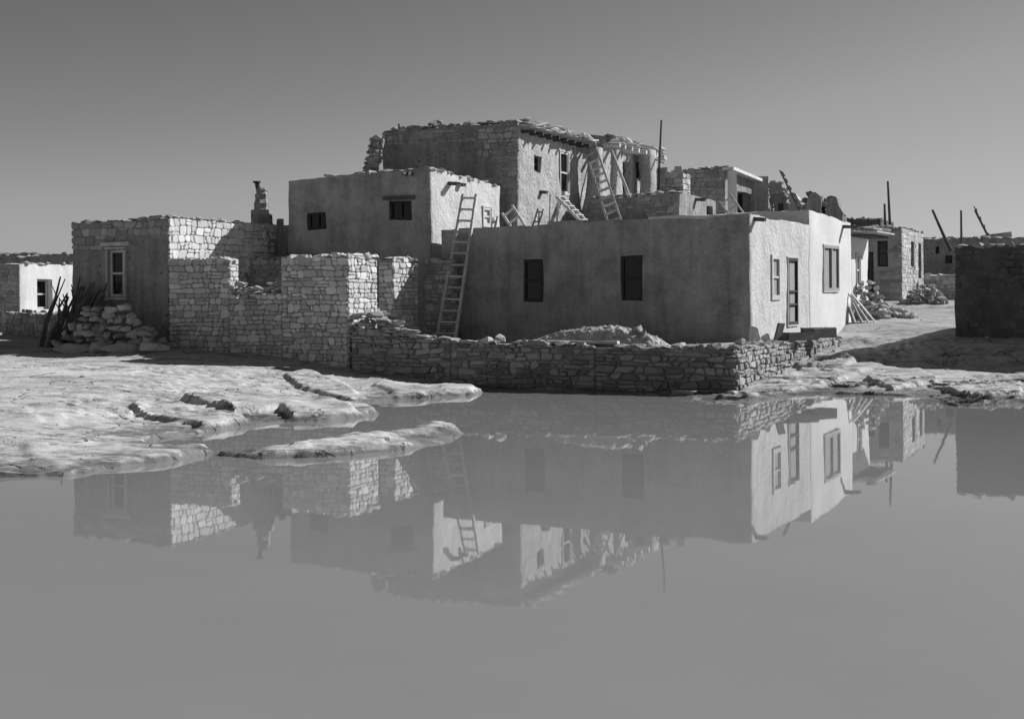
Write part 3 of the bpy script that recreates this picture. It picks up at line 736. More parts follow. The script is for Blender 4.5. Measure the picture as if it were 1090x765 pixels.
# left stone house
L0, L1 = (-9.44, 37.5), (-12.45, 38.55)
hL = [L0, L1, xy(L1, gT, 5.4), xy(L0, gT, 5.4)]
LH = house('stone_house', 'square stone topped house with one white framed tall window, behind the rubble heap', hL, [4.5, 4.33, 4.3, 4.42], .5, M['oldwall'],
    [(0, 116, 266, 132, 316, 'sash', .12, dict(casing=.1, pane='glass', lintel=.22))], group='stone houses of the village', topjit=.06, amp=.04, parapet=.2)
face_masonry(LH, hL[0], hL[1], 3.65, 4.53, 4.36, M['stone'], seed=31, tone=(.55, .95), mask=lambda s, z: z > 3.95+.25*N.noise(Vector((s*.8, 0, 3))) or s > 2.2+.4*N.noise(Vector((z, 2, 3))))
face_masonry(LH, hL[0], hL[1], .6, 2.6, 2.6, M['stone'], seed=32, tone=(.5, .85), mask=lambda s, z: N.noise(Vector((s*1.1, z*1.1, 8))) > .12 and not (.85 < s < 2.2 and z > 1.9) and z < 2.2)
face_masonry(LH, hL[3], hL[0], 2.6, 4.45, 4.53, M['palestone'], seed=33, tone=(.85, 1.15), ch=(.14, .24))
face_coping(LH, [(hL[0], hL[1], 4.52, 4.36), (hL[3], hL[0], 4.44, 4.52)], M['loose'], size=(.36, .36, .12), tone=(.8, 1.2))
# low house with the chimney, between the left house and the middle house
c0 = (-6.66, 42.0); hC = box_corners(c0, 18, 2.6, .45, 3.5)
CH = house('adobe_house', 'low shaded adobe house with stepped chimney and iron stovepipe', hC, [4.5, 4.5, 4.5, 4.5], .7, M['oldwall'],
    [(0, 242, 262, 262, 274, 'pair', .2, dict(frame='dimframe', pane='void'))], group=adobe, topjit=.05, parapet=.15)
pc = at(277, 236, 42.3); mb = MB()
for z_a, z_b, r_a, r_b in ((4.25, 4.98, .37, .34), (4.92, 5.46, .25, .21), (5.4, 5.66, .19, .16)):
    q_ = [Vector((pc.x-.02, pc.y+.3, z_a+(z_b-z_a)*i/4)) for i in range(5)]
    mb.tube(q_, [r_a+(r_b-r_a)*i/4+.02*math.sin(i*9+z_a*7) for i in range(5)], 7)
for i, v_ in enumerate(mb.v): mb.v[i] = v_+N.noise_vector(v_*2.0)*.03
ch = mb.build('chimney', M['oldwall'], CH)
mb = MB(); pt_, pb_ = at(273.5, 194, 42.6), at(278, 214, 42.6)
mb.tube([pb_-Vector((0, 0, .2)), pt_], .075, 10); mb.tube([pt_-Vector((0, 0, .02)), pt_+Vector((0, 0, .03))], .13, 10); mb.build('stovepipe', M['iron'], ch)
p2 = at(297, 236, 42.3); mb = MB(); mb.box((p2.x, p2.y+.2, 4.5), (.2, .25, .38), .2, jit=.03); mb.build('chimney', M['oldwall'], CH)

# white house at the far left, roofs behind it, low wall before it
q = at(21, 300, 46); q0 = (q.x, q.y); h8 = box_corners(q0, 20, 5, .45, 5.5)
WHH = house('adobe_house', 'whitewashed house at the left edge with a dark sash window', h8, [3.42, 3.4, 3.4, 3.42], .8, M['white'],
    [(3, 40, 297, 56, 329, 'sash', .28, dict(frame='wood', pane='glass'))], group=adobe, topjit=.03, parapet=.1)
face_coping(WHH, [(h8[3], h8[0], 3.44, 3.44)], M['loose'], size=(.4, .4, .1), prob=.5)
face_masonry(WHH, h8[0], h8[1], 1.0, 3.35, 3.35, M['darkstone'], seed=3)
q = at(110, 270, 57); h9 = box_corners((q.x, q.y), 20, 8, .45, 6)
RH = house('adobe_house', 'long dark roofline rising behind the whitewashed house', h9, [4.0, 4.1, 4, 4], 1.0, M['oldwall'], (), group=adobe, topjit=.12)
face_coping(RH, [(h9[0], h9[1], 4.02, 4.12)], M['loose'], size=(.5, .4, .14), tone=(.6, .9))
a, b = at(82, 340, 41), at(2, 340, 43.2)
stone_wall('stone_wall', 'low shaded stone wall below the whitewashed house at the left edge', [((a.x, a.y), (b.x, b.y), 1.78, 1.82)], .45, M['darkstone'], .6, group='stone walls')

# ruined compound
lW = ((L0[0]-W1c[0]), (L0[1]-.12-W1c[1])); LL = math.hypot(*lW); lW = (lW[0]/LL, lW[1]/LL)
def onW(u): return xy(W1c, lW, on_face(u, 300, W1c, xy(W1c, lW, 1))[0])
pa, pb, pe = onW(300), onW(244), xy(W1c, lW, LL-.03)
kwW = dict(ch=(.09, .20), ln=(.13, .40), tone=(.66, 1.18), dep=(.008, .045))
r0 = W1c; r1 = xy(W1c, gT, 1.5)
stone_wall('stone_wall', 'roofless pale stone wall with a deep gap and a sunlit corner, joined to the left house',
    [(r1, r0, 3.36, 3.39), (r0, pa, 3.39, 3.3), (pa, pb, 2.36, 2.3), (pb, pe, 3.3, 3.34)], .45, M['palestone'], .3, group='stone walls', ends={0: 'a', 1: 'b', 3: 'a'}, **kwW)
s0_, s1_ = xy(W1c, gT, 2.4), xy(W1c, gT, 3.85)
stone_wall('stone_wall', 'free standing stone stub half crossed by a diagonal shadow', [(s1_, s0_, 3.32, 3.34)], .44, M['palestone'], .6, group='stone walls', **kwW)
stone_wall('stone_wall', 'shaded stone pier at the foot of the leaning ladder', [((-1.72, 39.05), (-2.5, 39.3), 3.26, 3.3)], .4, M['stone'], .7, group='stone walls', **kwW)
stone_wall('stone_wall', 'dark stone wall seen through the gap of the roofless compound', [((-6.2, 40.4), (-8.05, 41.0), 3.42, 3.42)], .4, M['darkstone'], .6, group='stone walls', **kwW)
# retaining wall
kR = dict(ch=(.07, .19), ln=(.14, .52), tone=(.6, 1.2), dep=(.01, .09), jit=.025, gap=.014, wavy=.55, slant=.06)
RL = xy((W1c[0], W1c[1]), (0, -1), .05); rm = (-1.55, 34.35); rn = (2.0, 32.9)
RL = (W1c[0]+.12, W1c[1]-.08)
stone_wall('retaining_wall', 'long dry stone retaining wall standing along the water edge',
    [(RC, rn, 1.06, 1.08), (rn, rm, 1.08, 1.17), (rm, RL, 1.2, 1.42), (xy(RC, gR, 12.6), RC, .84, 1.06)], .5, M['darkstone'], -.35, cat='retaining wall', group='stone walls', ends={0: '', 2: 'b', 3: 'a'}, **kR)

# house at the right edge
h6 = [(17.6, 38.2), (12.97, 39.9), xy((12.97, 39.9), gT, 5), xy((17.6, 38.2), gT, 5)]
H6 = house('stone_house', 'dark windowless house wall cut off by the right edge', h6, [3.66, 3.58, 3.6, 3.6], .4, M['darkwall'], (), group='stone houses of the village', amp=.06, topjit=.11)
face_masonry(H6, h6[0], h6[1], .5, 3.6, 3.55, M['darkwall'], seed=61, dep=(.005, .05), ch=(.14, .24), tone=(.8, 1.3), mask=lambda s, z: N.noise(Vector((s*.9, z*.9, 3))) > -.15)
face_coping(H6, [(h6[0], h6[1], 3.66, 3.58)], M['darkstone'], size=(.45, .4, .13), prob=.9)
# stone tower house
q = at(960, 300, 57.7); q = (q.x, q.y); h4 = box_corners(q, 20, 2.7, .45, 6.7)
H4 = house('stone_house', 'neat coursed stone house with two slit windows in its sunlit side', h4, [4.95, 4.95, 4.9, 4.9], 1.4, M['mortar'],
    [(0, 934, 256, 945, 284, 'sash', .2, dict(frame='dimframe', pane='glass')), (0, 921, 268, 930, 313, 'door', .15, dict(frame='dimframe', pane='void')),
     (3, 969.5, 257, 973, 284, 'sash', .2, dict(frame='dimframe', pane='glass')), (3, 977.5, 259, 980.5, 296, 'sash', .2, dict(frame='dimframe', pane='glass'))],
    group='stone houses of the village', amp=.02, topjit=.03, cham=.03)
def clear(P0, P1, ops, pad=.1):
    rects = []
    for u0, v0, u1, v1 in ops:
        sa, sb = on_face(u0, (v0+v1)/2, P0, P1)[0], on_face(u1, (v0+v1)/2, P0, P1)[0]
        rects.append((min(sa, sb)-pad, max(sa, sb)+pad, on_face((u0+u1)/2, v1, P0, P1)[1]-pad, on_face((u0+u1)/2, v0, P0, P1)[1]+pad))
    return lambda s, z: not any(a < s < b and c < z < d for a, b, c, d in rects)
face_masonry(H4, h4[0], h4[1], 1.5, 4.95, 4.95, M['darkstone'], seed=41, ch=(.17, .2), ln=(.3, .55), jit=.012, mask=clear(h4[0], h4[1], [(934, 256, 945, 284), (921, 268, 930, 313)], .15))
face_masonry(H4, h4[3], h4[0], 1.5, 4.9, 4.95, M['stone'], seed=42, ch=(.17, .2), ln=(.3, .55), jit=.012, mask=clear(h4[3], h4[0], [(969.5, 257, 973, 284), (977.5, 259, 980.5, 296)], .15))
face_coping(H4, [(h4[3], h4[0], 4.95, 5.0), (h4[0], h4[1], 5.0, 5.0)], M['loose'], size=(.36, .3, .1), prob=.6)
# far house on the right
q = at(1110, 280, 66.4); q = (q.x, q.y); h5 = box_corners(q, 14, 9.6, .45, 6)
H5 = house('adobe_house', 'distant shaded adobe house behind the dark right hand wall', h5, [4.75, 4.85, 4.8, 4.8], 1.4, M['oldwall'],
    [(0, 1006, 272, 1014, 281, 'sash', .2, dict(frame='dimframe', pane='void')), (0, 996, 262, 1000, 270, 'sash', .2, dict(frame='dimframe', pane='void'))], group=adobe, topjit=.09)
face_coping(H5, [(h5[0], h5[1], 4.78, 4.88)], M['loose'], size=(.5, .4, .14), tone=(.7, 1.0))
q = at(1058, 262, 64); h5b = box_corners((q.x, q.y), 14, 2.4, .45, 1.6)
q = at(1062, 258, 69.5)
mb = MB(); mb.box((q.x, q.y, 4.8), (1.3, .8, .55), -.5, jit=.14)
for k in range(5): mb.rock((q.x-.5+.25*k, q.y-.1, 5.05), (.35, .3, .16), k); mb.build('parapet_end', M['pale'], H5)
a, b = at(1030, 300, 60.5), at(984, 300, 62.2)
stone_wall('stone_wall', 'low far stone wall left of the dark right hand house', [((a.x, a.y), (b.x, b.y), 2.92, 2.95)], .5, M['stone'], 1.3, group='stone walls')

# houses behind
q = at(772, 200, 58); q = (q.x, q.y); h7 = box_corners(q, 20, 4.4, .45, 5.6)
H7 = house('stone_house', 'dark stone house with pale roofed porch behind the upper room', h7, [7.6, 7.3, 7.4, 7.6], 1.4, M['oldwall'], [(3, 785, 205, 800, 230, 'doorway', .5, dict(frame='dimframe', pane='void'))],
    group='stone houses of the village', topjit=.08)
face_masonry(H7, h7[0], h7[1], 5.2, 7.6, 7.32, M['darkstone'], seed=71, ch=(.12, .22))
face_coping(H7, [(h7[0], h7[1], 7.62, 7.34)], M['darkstone'], size=(.45, .4, .13))
mb = MB(); g45 = gdir(.45)
e0 = xy(h7[0], nT, .15)
mb.bar(xy(e0, g45, -.1)+(7.52,), xy(e0, g45, 5.0)+(7.36,), .5, .13)
mb.build('porch_roof', M['white'], H7)
mb = MB(); mb.bar(xy(xy(h7[0], nT, .3), g45, .0)+(4.5,), xy(xy(h7[0], nT, .3), g45, .0)+(7.4,), .35, .22); mb.build('porch_wall', M['white'], H7)
mb = MB(); mb.bar(xy(xy(h7[0], nT, .1), g45, 5.2)+(4.5,), xy(xy(h7[0], nT, .1), g45, 5.2)+(7.55,), .9, .5); mb.build('porch_wall', M['plaster'], H7)
# roofless ruins beyond
def ragged(root, pts, Y, th, mat, nm='broken_wall', yaw=.2, tone=1.0):
    """a standing piece of broken masonry of real thickness"""
    mb = MB(); rs = random.Random(int(pts[0][0])); c = at(pts[0][0], pts[0][1], Y)
    fine = []
    for (u0, v0), (u1, v1) in zip(pts, pts[1:]+pts[:1]):
        n = max(1, int(math.hypot(u1-u0, v1-v0)/3))
        for k in range(n): fine.append((u0+(u1-u0)*k/n+rs.uniform(-.9, .9), v0+(v1-v0)*k/n+rs.uniform(-1.2, 1.2)))
    fr = []
    for u, v in fine:
        p = at(u, v, Y); p.y += (p.x-c.x)*yaw; fr.append(p)
    bk = [p+Vector((.35*th+rs.uniform(-.05, .05), th, rs.uniform(-.15, .05))) for p in fr]
    n = len(fr); A_ = [mb.vert(p, tone) for p in fr]; B_ = [mb.vert(p, tone) for p in bk]
    mb.face(A_[::-1]); mb.face(B_)
    for i in range(n): mb.face((A_[i], A_[(i+1) % n], B_[(i+1) % n], B_[i]))
    for p in fr[::2]:
        if p.z > H+.4: k_ = rs.uniform(.2, .5); mb.rock(p+Vector((.1*th, th*rs.uniform(.2, .8), -.05)), (k_, k_, k_*.7), rs.uniform(0, 6), (rs.uniform(-.3, .3), 0), tone*rs.uniform(.8, 1.15))
    o = mb.build(nm, mat, root)
    bm = bmesh.new(); bm.from_mesh(o.data); bmesh.ops.recalc_face_normals(bm, faces=bm.faces[:]); bm.to_mesh(o.data); bm.free()
    return o
p = at(828, 225, 64)
RU = thing('ruined_house', 'crumbling roofless adobe ruin on the skyline behind the slanting ladder', 'house', (p.x, p.y, 1.6), adobe)
ragged(RU, [(805, 260), (805, 208), (808, 197), (812, 195), (815, 199), (817, 260)], 64.5, 1.6, M['oldwall'])
ragged(RU, [(814, 260), (815, 196), (821, 193), (832, 194), (834, 199), (839, 203), (836, 206), (829, 204), (824, 206), (823, 260)], 66, .8, M['darkstone'])
ragged(RU, [(823, 260), (824, 206), (832, 204), (837, 209), (837, 260)], 63.5, .7, M['oldwall'])
ragged(RU, [(837, 260), (838, 210), (842, 205), (848, 207), (851, 213), (857, 220), (857, 260)], 65.5, 1.0, M['stone'])
q_ = at(831, 222, 63.3); mb = MB(); mb.box((q_.x, q_.y, q_.z), (.22, .1, .5)); mb.build('window', M['void'], RU)
p = at(880, 225, 60)
RV = thing('ruined_house', 'dark broken wall stumps above the tall pale stuccoed house', 'house', (p.x, p.y, 1.6), adobe)
ragged(RV, [(855, 260), (858, 217), (862, 206), (868, 205), (873, 207), (875, 212), (875, 260)], 60, 1.3, M['oldwall'])
ragged(RV, [(872, 260), (873, 212), (878, 211), (880, 260)], 61.5, .8, M['stone'])
ragged(RV, [(878, 260), (879, 212), (885, 210), (891, 212), (894, 219), (898, 225), (900, 260)], 60.5, 1.1, M['oldwall'])
q = at(938, 240, 66); q = (q.x, q.y); h13 = box_corners(q, 16, 4.5, .45, 4)
RW = house('adobe_house', 'low dark flat roofed house between the plank roof and the skyline', h13, [5.72, 5.95, 5.9, 5.7], 1.4, M['darkwall'], (), group=adobe, topjit=.08)
face_coping(RW, [(h13[0], h13[1], 5.7, 5.93), (h13[3], h13[0], 5.68, 5.7)], M['loose'], size=(.4, .3, .14), prob=.5)

# ------------------------------------------------------------------ ladders and poles
def ladder(label, bot, top, wb, wt, n, side=None, r=.035, group='wooden ladders', mat='wood', ext=0.0, flat=True):
    bot, top = Vector(bot), Vector(top); ax = (top-bot).normalized()
    side = Vector(side if side else (1, 0, 0)); side = (side-ax*side.dot(ax)).normalized(); up = ax.cross(side)
    t = thing('ladder', label, 'ladder', bot, group)
    for k in (-1, 1):
        mb = MB(); a, b = bot+side*k*wb/2, top+side*k*wt/2+ax*ext*(1 if k > 0 else .6)
        if flat: mb.bar(a, b, .07, .09, up=up, tone=random.uniform(.85, 1.1))
        else: mb.tube([a, (a+b)/2+N.noise_vector(a)*.05, b], [r*1.2, r, r*.8], 8, random.uniform(.8, 1.1))
        mb.build('rail', M[mat], t)
    for i in range(n):
        f = (i+.6)/n; p = bot+(top-bot)*f; w = wb+(wt-wb)*f; mb = MB()
        s2 = side*(w/2+.03)
        mb.bar(p-s2-up*.03+ax*random.uniform(-.02, .02), p+s2-up*.03+ax*random.uniform(-.02, .02), .035, .10, up=up, tone=random.uniform(1.0, 1.3)); mb.build('rung', M[mat], t)
    return t
lb = at(474.5, 359, 38.35); lb.z = gz(lb.x, lb.y)-.02
e1 = (-.928, .373, 0)
ladder('tall wooden ladder leaning from the yard onto the long front house', lb, at(500, 207, 39.75), .58, .42, 13, side=(.928, -.373, 0))
ladder('steep pale ladder climbing to the roof of the tallest house', (3.62, 47.35, 4.66), at(627, 154, 50.1), .46, .42, 11, side=nT+(0,))
ladder('short ladder propped on the terrace below the tall narrow window', at(623.5, 238, 46.6), at(595, 209, 47.0), .5, .48, 6, side=(.5, .86, 0))
b3 = at(556, 243, 44); b3.z = 4.4
ladder('ladder end standing up behind the parapet near the middle house', b3-Vector((0, 0, .15)), at(540, 223, 44.4), .42, .42, 3, side=nT+(0,))
b4 = at(787, 228, 53)
ladder('short ladder end beside the pale porch of the dark stone house', b4-Vector((-.3, 0, .6)), at(771, 210, 53.6), .5, .5, 4, side=nT+(0,))
b5 = at(851, 222, 50)
ladder('long two poled ladder slanting up against the sky above the pale house', (b5.x+.5, 50.2, 4.4), at(831, 183, 51.2), .42, .38, 9, side=(.27, .96, 0), flat=False, mat='darkwood')
b6 = at(1052, 258, 67.6)
ladder('two poled ladder slanting over the distant right hand house', (b6.x+.4, 67.4, 3.9), at(1037, 222, 68.5), .45, .6, 6, side=(.25, .97, 0), flat=False, mat='darkwood', group='wooden ladders')
def pole(label, bot, top, r=.05, mat='darkwood'):
    mb = MB(); bot, top = Vector(bot), Vector(top)
    mb.tube([bot, bot.lerp(top, .4)+N.noise_vector(top)*.05, top], [r*1.2, r, r*.75], 8); o = mb.build('pole', M[mat], None, origin=bot)
    return tag(o, label, 'pole', 'poles rising above the roofs')
pole('thin bare pole standing upright right of the log roofed wing', at(700, 212, 49.4)-Vector((0, 0, .2)), at(704, 128, 49.6), .045)
pole('short upright post under the top of the short terrace ladder', at(592.5, 240, 46.9), at(595, 210, 46.9), .04, 'wood')
pole('tall thin pole on the coursed stone house', at(948, 244, 59)-Vector((0, 0, .4)), at(945, 193, 59.2), .06)
pole('short thin pole beside the taller one on the coursed stone house', at(943, 244, 59)-Vector((0, 0, .4)), at(941.5, 217, 59.1), .06)
pole('stout pole leaning left above the distant house', at(1008, 254, 66.5)-Vector((-.2, 0, .6)), at(992.5, 223.5, 67), .075)
pole('upright pole just left of the dark right hand house', at(1024, 266, 62)-Vector((0, 0, 1.9)), at(1023, 224, 62), .06)
# log leaning by the wing
pole('brace log slanting down beside the wing doorway', at(672, 212, 50.6)-Vector((0, 0, .1)), at(651, 160, 51.3), .06, 'wood')
pole('bent roof pole sticking out right of the log roofed wing', at(694, 165, 55)+Vector((-.5, 0, .1)), at(707, 174, 54.4), .05, 'wood')

# ------------------------------------------------------------------ loose stones
PROTO = []
for k in range(8):
    mb = MB(); vs, fs = ROCKS[k]
    for p in vs: mb.vert(p, .8+.05*k)
    for f in fs: mb.face(f)
    PROTO.append(mb)
stone_mesh = []
def stone(loc, size, rot, tilt, label, group, name='stone', k=None, cat='stone'):
    k = random.randrange(8) if k is None else k
    if len(stone_mesh) < 8:
        for q in range(8):
            o = PROTO[q].build('stone', M['loose']); stone_mesh.append(o.data); bpy.data.objects.remove(o)
    o = bpy.data.objects.new(name, stone_mesh[k]); C.objects.link(o)
    o.location = loc; o.scale = size; o.rotation_euler = (tilt[0], tilt[1], rot)
    return tag(o, label, cat, group)
def heap(cx, cy, ax, w, dp, h, label, group, s=(.3, .6), layers=6, seed=0, flat=.45):
    rs = random.Random(seed); d = (-math.cos(ax), math.sin(ax)); n_ = (d[1], -d[0])
    lay = h/layers
    for k in range(layers):
        f = 1-(k/layers)**1.3*.85; ww, dd = w*f, dp*f
        row = -dd/2
        while row < dd/2:
            x = -ww/2+rs.uniform(0, .1)
            while x < ww/2:
                l = rs.uniform(*s)*(1.25 if k == 0 else 1)
                if abs(row) < dd/2 or k == 0:
                    px, py = cx+d[0]*x-n_[0]*row*1, cy+d[1]*x-n_[1]*row*1
                    z0 = gz(px, py)
                    stone((px, py, z0+lay*(k+.4)+rs.uniform(-.04, .04)), (l*1.15, l*rs.uniform(.6, .9), max(lay*1.25, l*flat)*rs.uniform(.8, 1.25)), rs.uniform(0, 6.28), (rs.uniform(-.3, .3), rs.uniform(-.3, .3)), label, group)
                x += l*rs.uniform(.8, 1.0)
            row += rs.uniform(.8, 1.0)*s[1]*.85
hc = at(118, 372, 37.0)
heap(hc.x, hc.y-.1, R(19), 3.1, 1.1, 1.4, 'rough sandstone block in the rubble heap under the white framed window', 'rubble heap stones by the left house', (.22, .52), 8, 3, .34)
for u, v, l in ((78, 373, 1.1), (108, 376, .7), (132, 377, 1.5), (165, 371, .9)):
    p = at(u, v, 36.1); stone((p.x, p.y, gz(p.x, p.y)+.1), (l, .55, .38), .2+random.uniform(-.3, .3), (0, .05), 'long flat slab at the foot of the rubble heap', 'slabs at the foot of the left heap')
hc = at(930, 330, 50.2)
heap(12.7, 49.0, R(20), 1.6, .8, 1.5, 'rough stone in the tumbled pile beside the small plank roofed house', 'tumbled pile by the plank roofed house', (.2, .38), 9, 5)
heap(14.0, 49.6, R(20), 1.2, 1.0, .35, 'small stone strewn right of the tumbled pile', 'stones strewn by the tumbled pile', (.15, .32), 2, 6)
heap(16.75, 55.2, R(20), 1.5, 1.2, .75, 'rough stone in the heap before the coursed stone house', 'heap by the coursed stone house', (.2, .42), 5, 8)
# stones tumbled in the gap of the compound wall
gp0, gp1 = pa, pb
rs = random.Random(4)
for k in range(26):
    f = rs.random(); q = (gp0[0]+(gp1[0]-gp0[0])*f+.12, gp0[1]+(gp1[1]-gp0[1])*f+.22+rs.uniform(-.1, .15)); lv = k // 10
    stone((q[0], q[1], 2.38+lv*.12+rs.uniform(0, .04)), (rs.uniform(.22, .46), rs.uniform(.2, .34), rs.uniform(.09, .17)), rs.uniform(-.5, .5), (rs.uniform(-.25, .25), rs.uniform(-.35, .35)), 'flat stone fallen into the gap of the roofless compound wall', 'stones in the wall gap')
# raised rubble end of the retaining wall
for k in range(95):
    f = rs.random()**1.1; lv = rs.random(); x = f*1.75
    zt = 1.92-.12*f if f < .45 else (1.74-.1*f if f < .75 else 1.42)
    q = xy(RL, ((RC[0]-RL[0])/10, (RC[1]-RL[1])/10), x)
    zc = 1.3+(zt-1.3)*lv
    stone((q[0]+.02, q[1]+.18+rs.uniform(-.14, .2), zc), (rs.uniform(.2, .5), rs.uniform(.2, .38), rs.uniform(.07, .17)), rs.uniform(-.6, .6)-.35, (rs.uniform(-.15, .15), rs.uniform(-.25, .25)), 'flat slab piled on the left end of the retaining wall', 'slabs piled on the retaining wall')
for k in range(12):
    q = xy(W1c, gT, 1.6+rs.random()*.9); lv = k/12
    stone((q[0]-.2+rs.uniform(-.1, .2), q[1], gz(*q)+.15+lv*1.1), (.4, .32, .2), rs.uniform(0, 3), (rs.uniform(-.2, .2), rs.uniform(-.2, .2)), 'pale stone blocking the opening beside the sunlit corner pier', 'stones in the compound doorway')
# things on the retaining wall
def single(u, v, Y, size, rot, tilt, label, name='stone', cat='stone', k=None, z=None):
    p = at(u, v, Y); 
    return stone((p.x, p.y, p.z if z is None else z), size, rot, tilt, label, None, name, k, cat)
def pale_rock(k):
    d_ = stone_mesh[k].copy(); d_.materials[0] = M['white']; return d_
single(518, 361, 34.05, (.34, .3, .22), .4, (0, .1), 'left of two pale boulders sitting on the retaining wall', 'boulder', 'boulder', 2, 1.20).data = pale_rock(2)
single(532, 361, 33.9, (.30, .3, .26), .1, (0, 0), 'squarish right one of two pale boulders on the retaining wall', 'boulder', 'boulder', 5, 1.22)
single(679, 351, 33.6, (.26, .25, .3), .2, (.1, .3), 'small stone topping the right end of the dirt mound', 'boulder', 'boulder', 1)
single(684, 359, 33.5, (.34, .3, .4), .9, (.1, .5), 'pale leaning stone on the right slope of the dirt mound', 'boulder', 'boulder', 3)
single(691, 363, 33.4, (.34, .3, .3), .2, (0, .6), 'pale stone at the right foot of the dirt mound', 'boulder', 'boulder', 6)
single(803, 357, 35.0, (.36, .28, .52), .2, (0, .1), 'white upright pointed boulder before the house corner', 'boulder', 'boulder', 4, 1.25).data = pale_rock(4)
single(788, 364, 33.0, (.28, .26, .2), .2, (0, .1), 'small pale boulder on the retaining wall corner', 'boulder', 'boulder', 2, 1.16)
single(816, 361, 35.3, (.4, .3, .26), 1.2, (0, .1), 'small dark boulder between the white boulder and the wooden trough', 'boulder', 'boulder', 7, 1.15)
mb = MB(); p = at(829, 360, 36.6); mb.box((p.x, p.y, 1.25), (.3, .05, .5), .9, tilt=(.25, .1), jit=.02); o = mb.build('plank', M['darkwood'], None, origin=(p.x, p.y, 1.0)); tag(o, 'short dark board leaning upright left of the wooden trough', 'board')
def trough(label, u0, u1, v, Y, hgt):
    a, b = at(u0, v, Y), at(u1, v, Y+.6); a.z = b.z = 1.0; dd = (b-a).normalized(); nn = Vector((dd.y, -dd.x, 0)); L = (b-a).length; mb = MB()
    c = (a+b)/2; rot = math.atan2(dd.y, dd.x)
    mb.box(c+Vector((0, 0, .05)), (L, .45, .08), rot)
    for k in (-1, 1):
        mb.box(c+nn*k*.21+Vector((0, 0, hgt/2+.02)), (L, .06, hgt), rot, jit=.02); mb.box(c+dd*k*(L/2-.03)+Vector((0, 0, hgt/2+.02)), (.07, .37, hgt), rot, jit=.01)
    o = mb.build('wooden_trough', M['darkwood'], None, origin=c); tag(o, label, 'trough', 'dark wooden troughs'); return o
trough('long dark wooden trough behind the end of the retaining wall', 834, 865, 361, 36.8, .2)
trough('higher dark wooden trough nearest the paired window', 860, 883, 357, 38.6, .27)
# dirt mound and plank
mb = MB(); mc = (2.0, 34.15); nx_, ny_ = 60, 34; L_ = (ldir(22)); Ln = (L_[1], -L_[0])
ids = {}
for j in range(ny_+1):
    for i in range(nx_+1):
        a_, b_ = -1+2*i/nx_, -1+2*j/ny_; r2 = a_*a_*.98+b_*b_
        hgt = .56*max(0, 1-r2)**.8*(1-.45*max(0, a_+.1)); x = mc[0]+L_[0]*a_*2.05+Ln[0]*b_*.72; y = mc[1]+L_[1]*a_*2.05+Ln[1]*b_*.72
        p = Vector((x, y, 0)); hgt *= 1+.18*N.noise(p*1.3); hgt += (.035*N.noise(p*6)+.025*N.noise(p*15))*(1 if r2 < .9 else 0)
        ids[i, j] = mb.vert((x, y, .98+hgt), 1+.15*N.noise(p*5))
for j in range(ny_):
    for i in range(nx_): mb.face((ids[i, j], ids[i, j+1], ids[i+1, j+1], ids[i+1, j]))
for k in range(220):
    a_, b_ = random.uniform(-1, 1), random.uniform(-1, 1)
    if a_*a_+b_*b_ > .95: continue
    i, j = int((a_+1)/2*nx_), int((b_+1)/2*ny_); p = mb.v[ids[i, j]]; s = random.uniform(.02, .06)
    mb.rock((p.x, p.y, p.z), (s*1.2, s, s*.8), random.random()*6, tone=random.uniform(.8, 1.3))
dm = mb.build('dirt_mound', M['dirt'], None, origin=(mc[0], mc[1], 1)); tag(dm, 'mound of dug earth and pebbles in the yard behind the retaining wall', None, None, 'stuff')
mb = MB(); mb.box((at(600, 366, 33.5).x+.1, 33.58, 1.14), (2.6, .22, .07), -.36, jit=.01); o = mb.build('plank', M['wood'], None, origin=(1.5, 33.6, 1.1)); tag(o, 'long pale plank lying before the dirt mound', 'board')
# boards by the pale house
for k, (u, dz, t, w) in enumerate(((902, .75, .3, .28), (907, .65, .35, .2), (911, 1.05, .75, .1), (915, 1.0, .85, .1))):
    p = at(u, 336, 46.9-.5*k*.1); z_ = gz(p.x, p.y); mb = MB()
    a_ = Vector((p.x+.25+.1*k, p.y, z_)); b_ = a_+Vector((-t*.9, .25*t, dz)); mb.bar(a_, b_, w, .04, up=(.8, -.5, .2), tone=.7 if k < 2 else 1.1)
    o = mb.build('plank', M['wood'], None, origin=a_); tag(o, ['wide dark board at the left of the boards leaning by the pale house', 'second wide board leaning by the pale house', 'left thin pole of wood leaning toward the pale house', 'rightmost thin lath leaning toward the pale house'][k], 'board', 'boards leaning by the pale house')
# flat stone at the water below the retaining wall corner
single(728, 420, 31.2, (.72, .5, .2), -.3, (0, 0), 'dark flat slab lying in the water below the retaining wall corner', 'boulder', 'boulder', 0, .07)
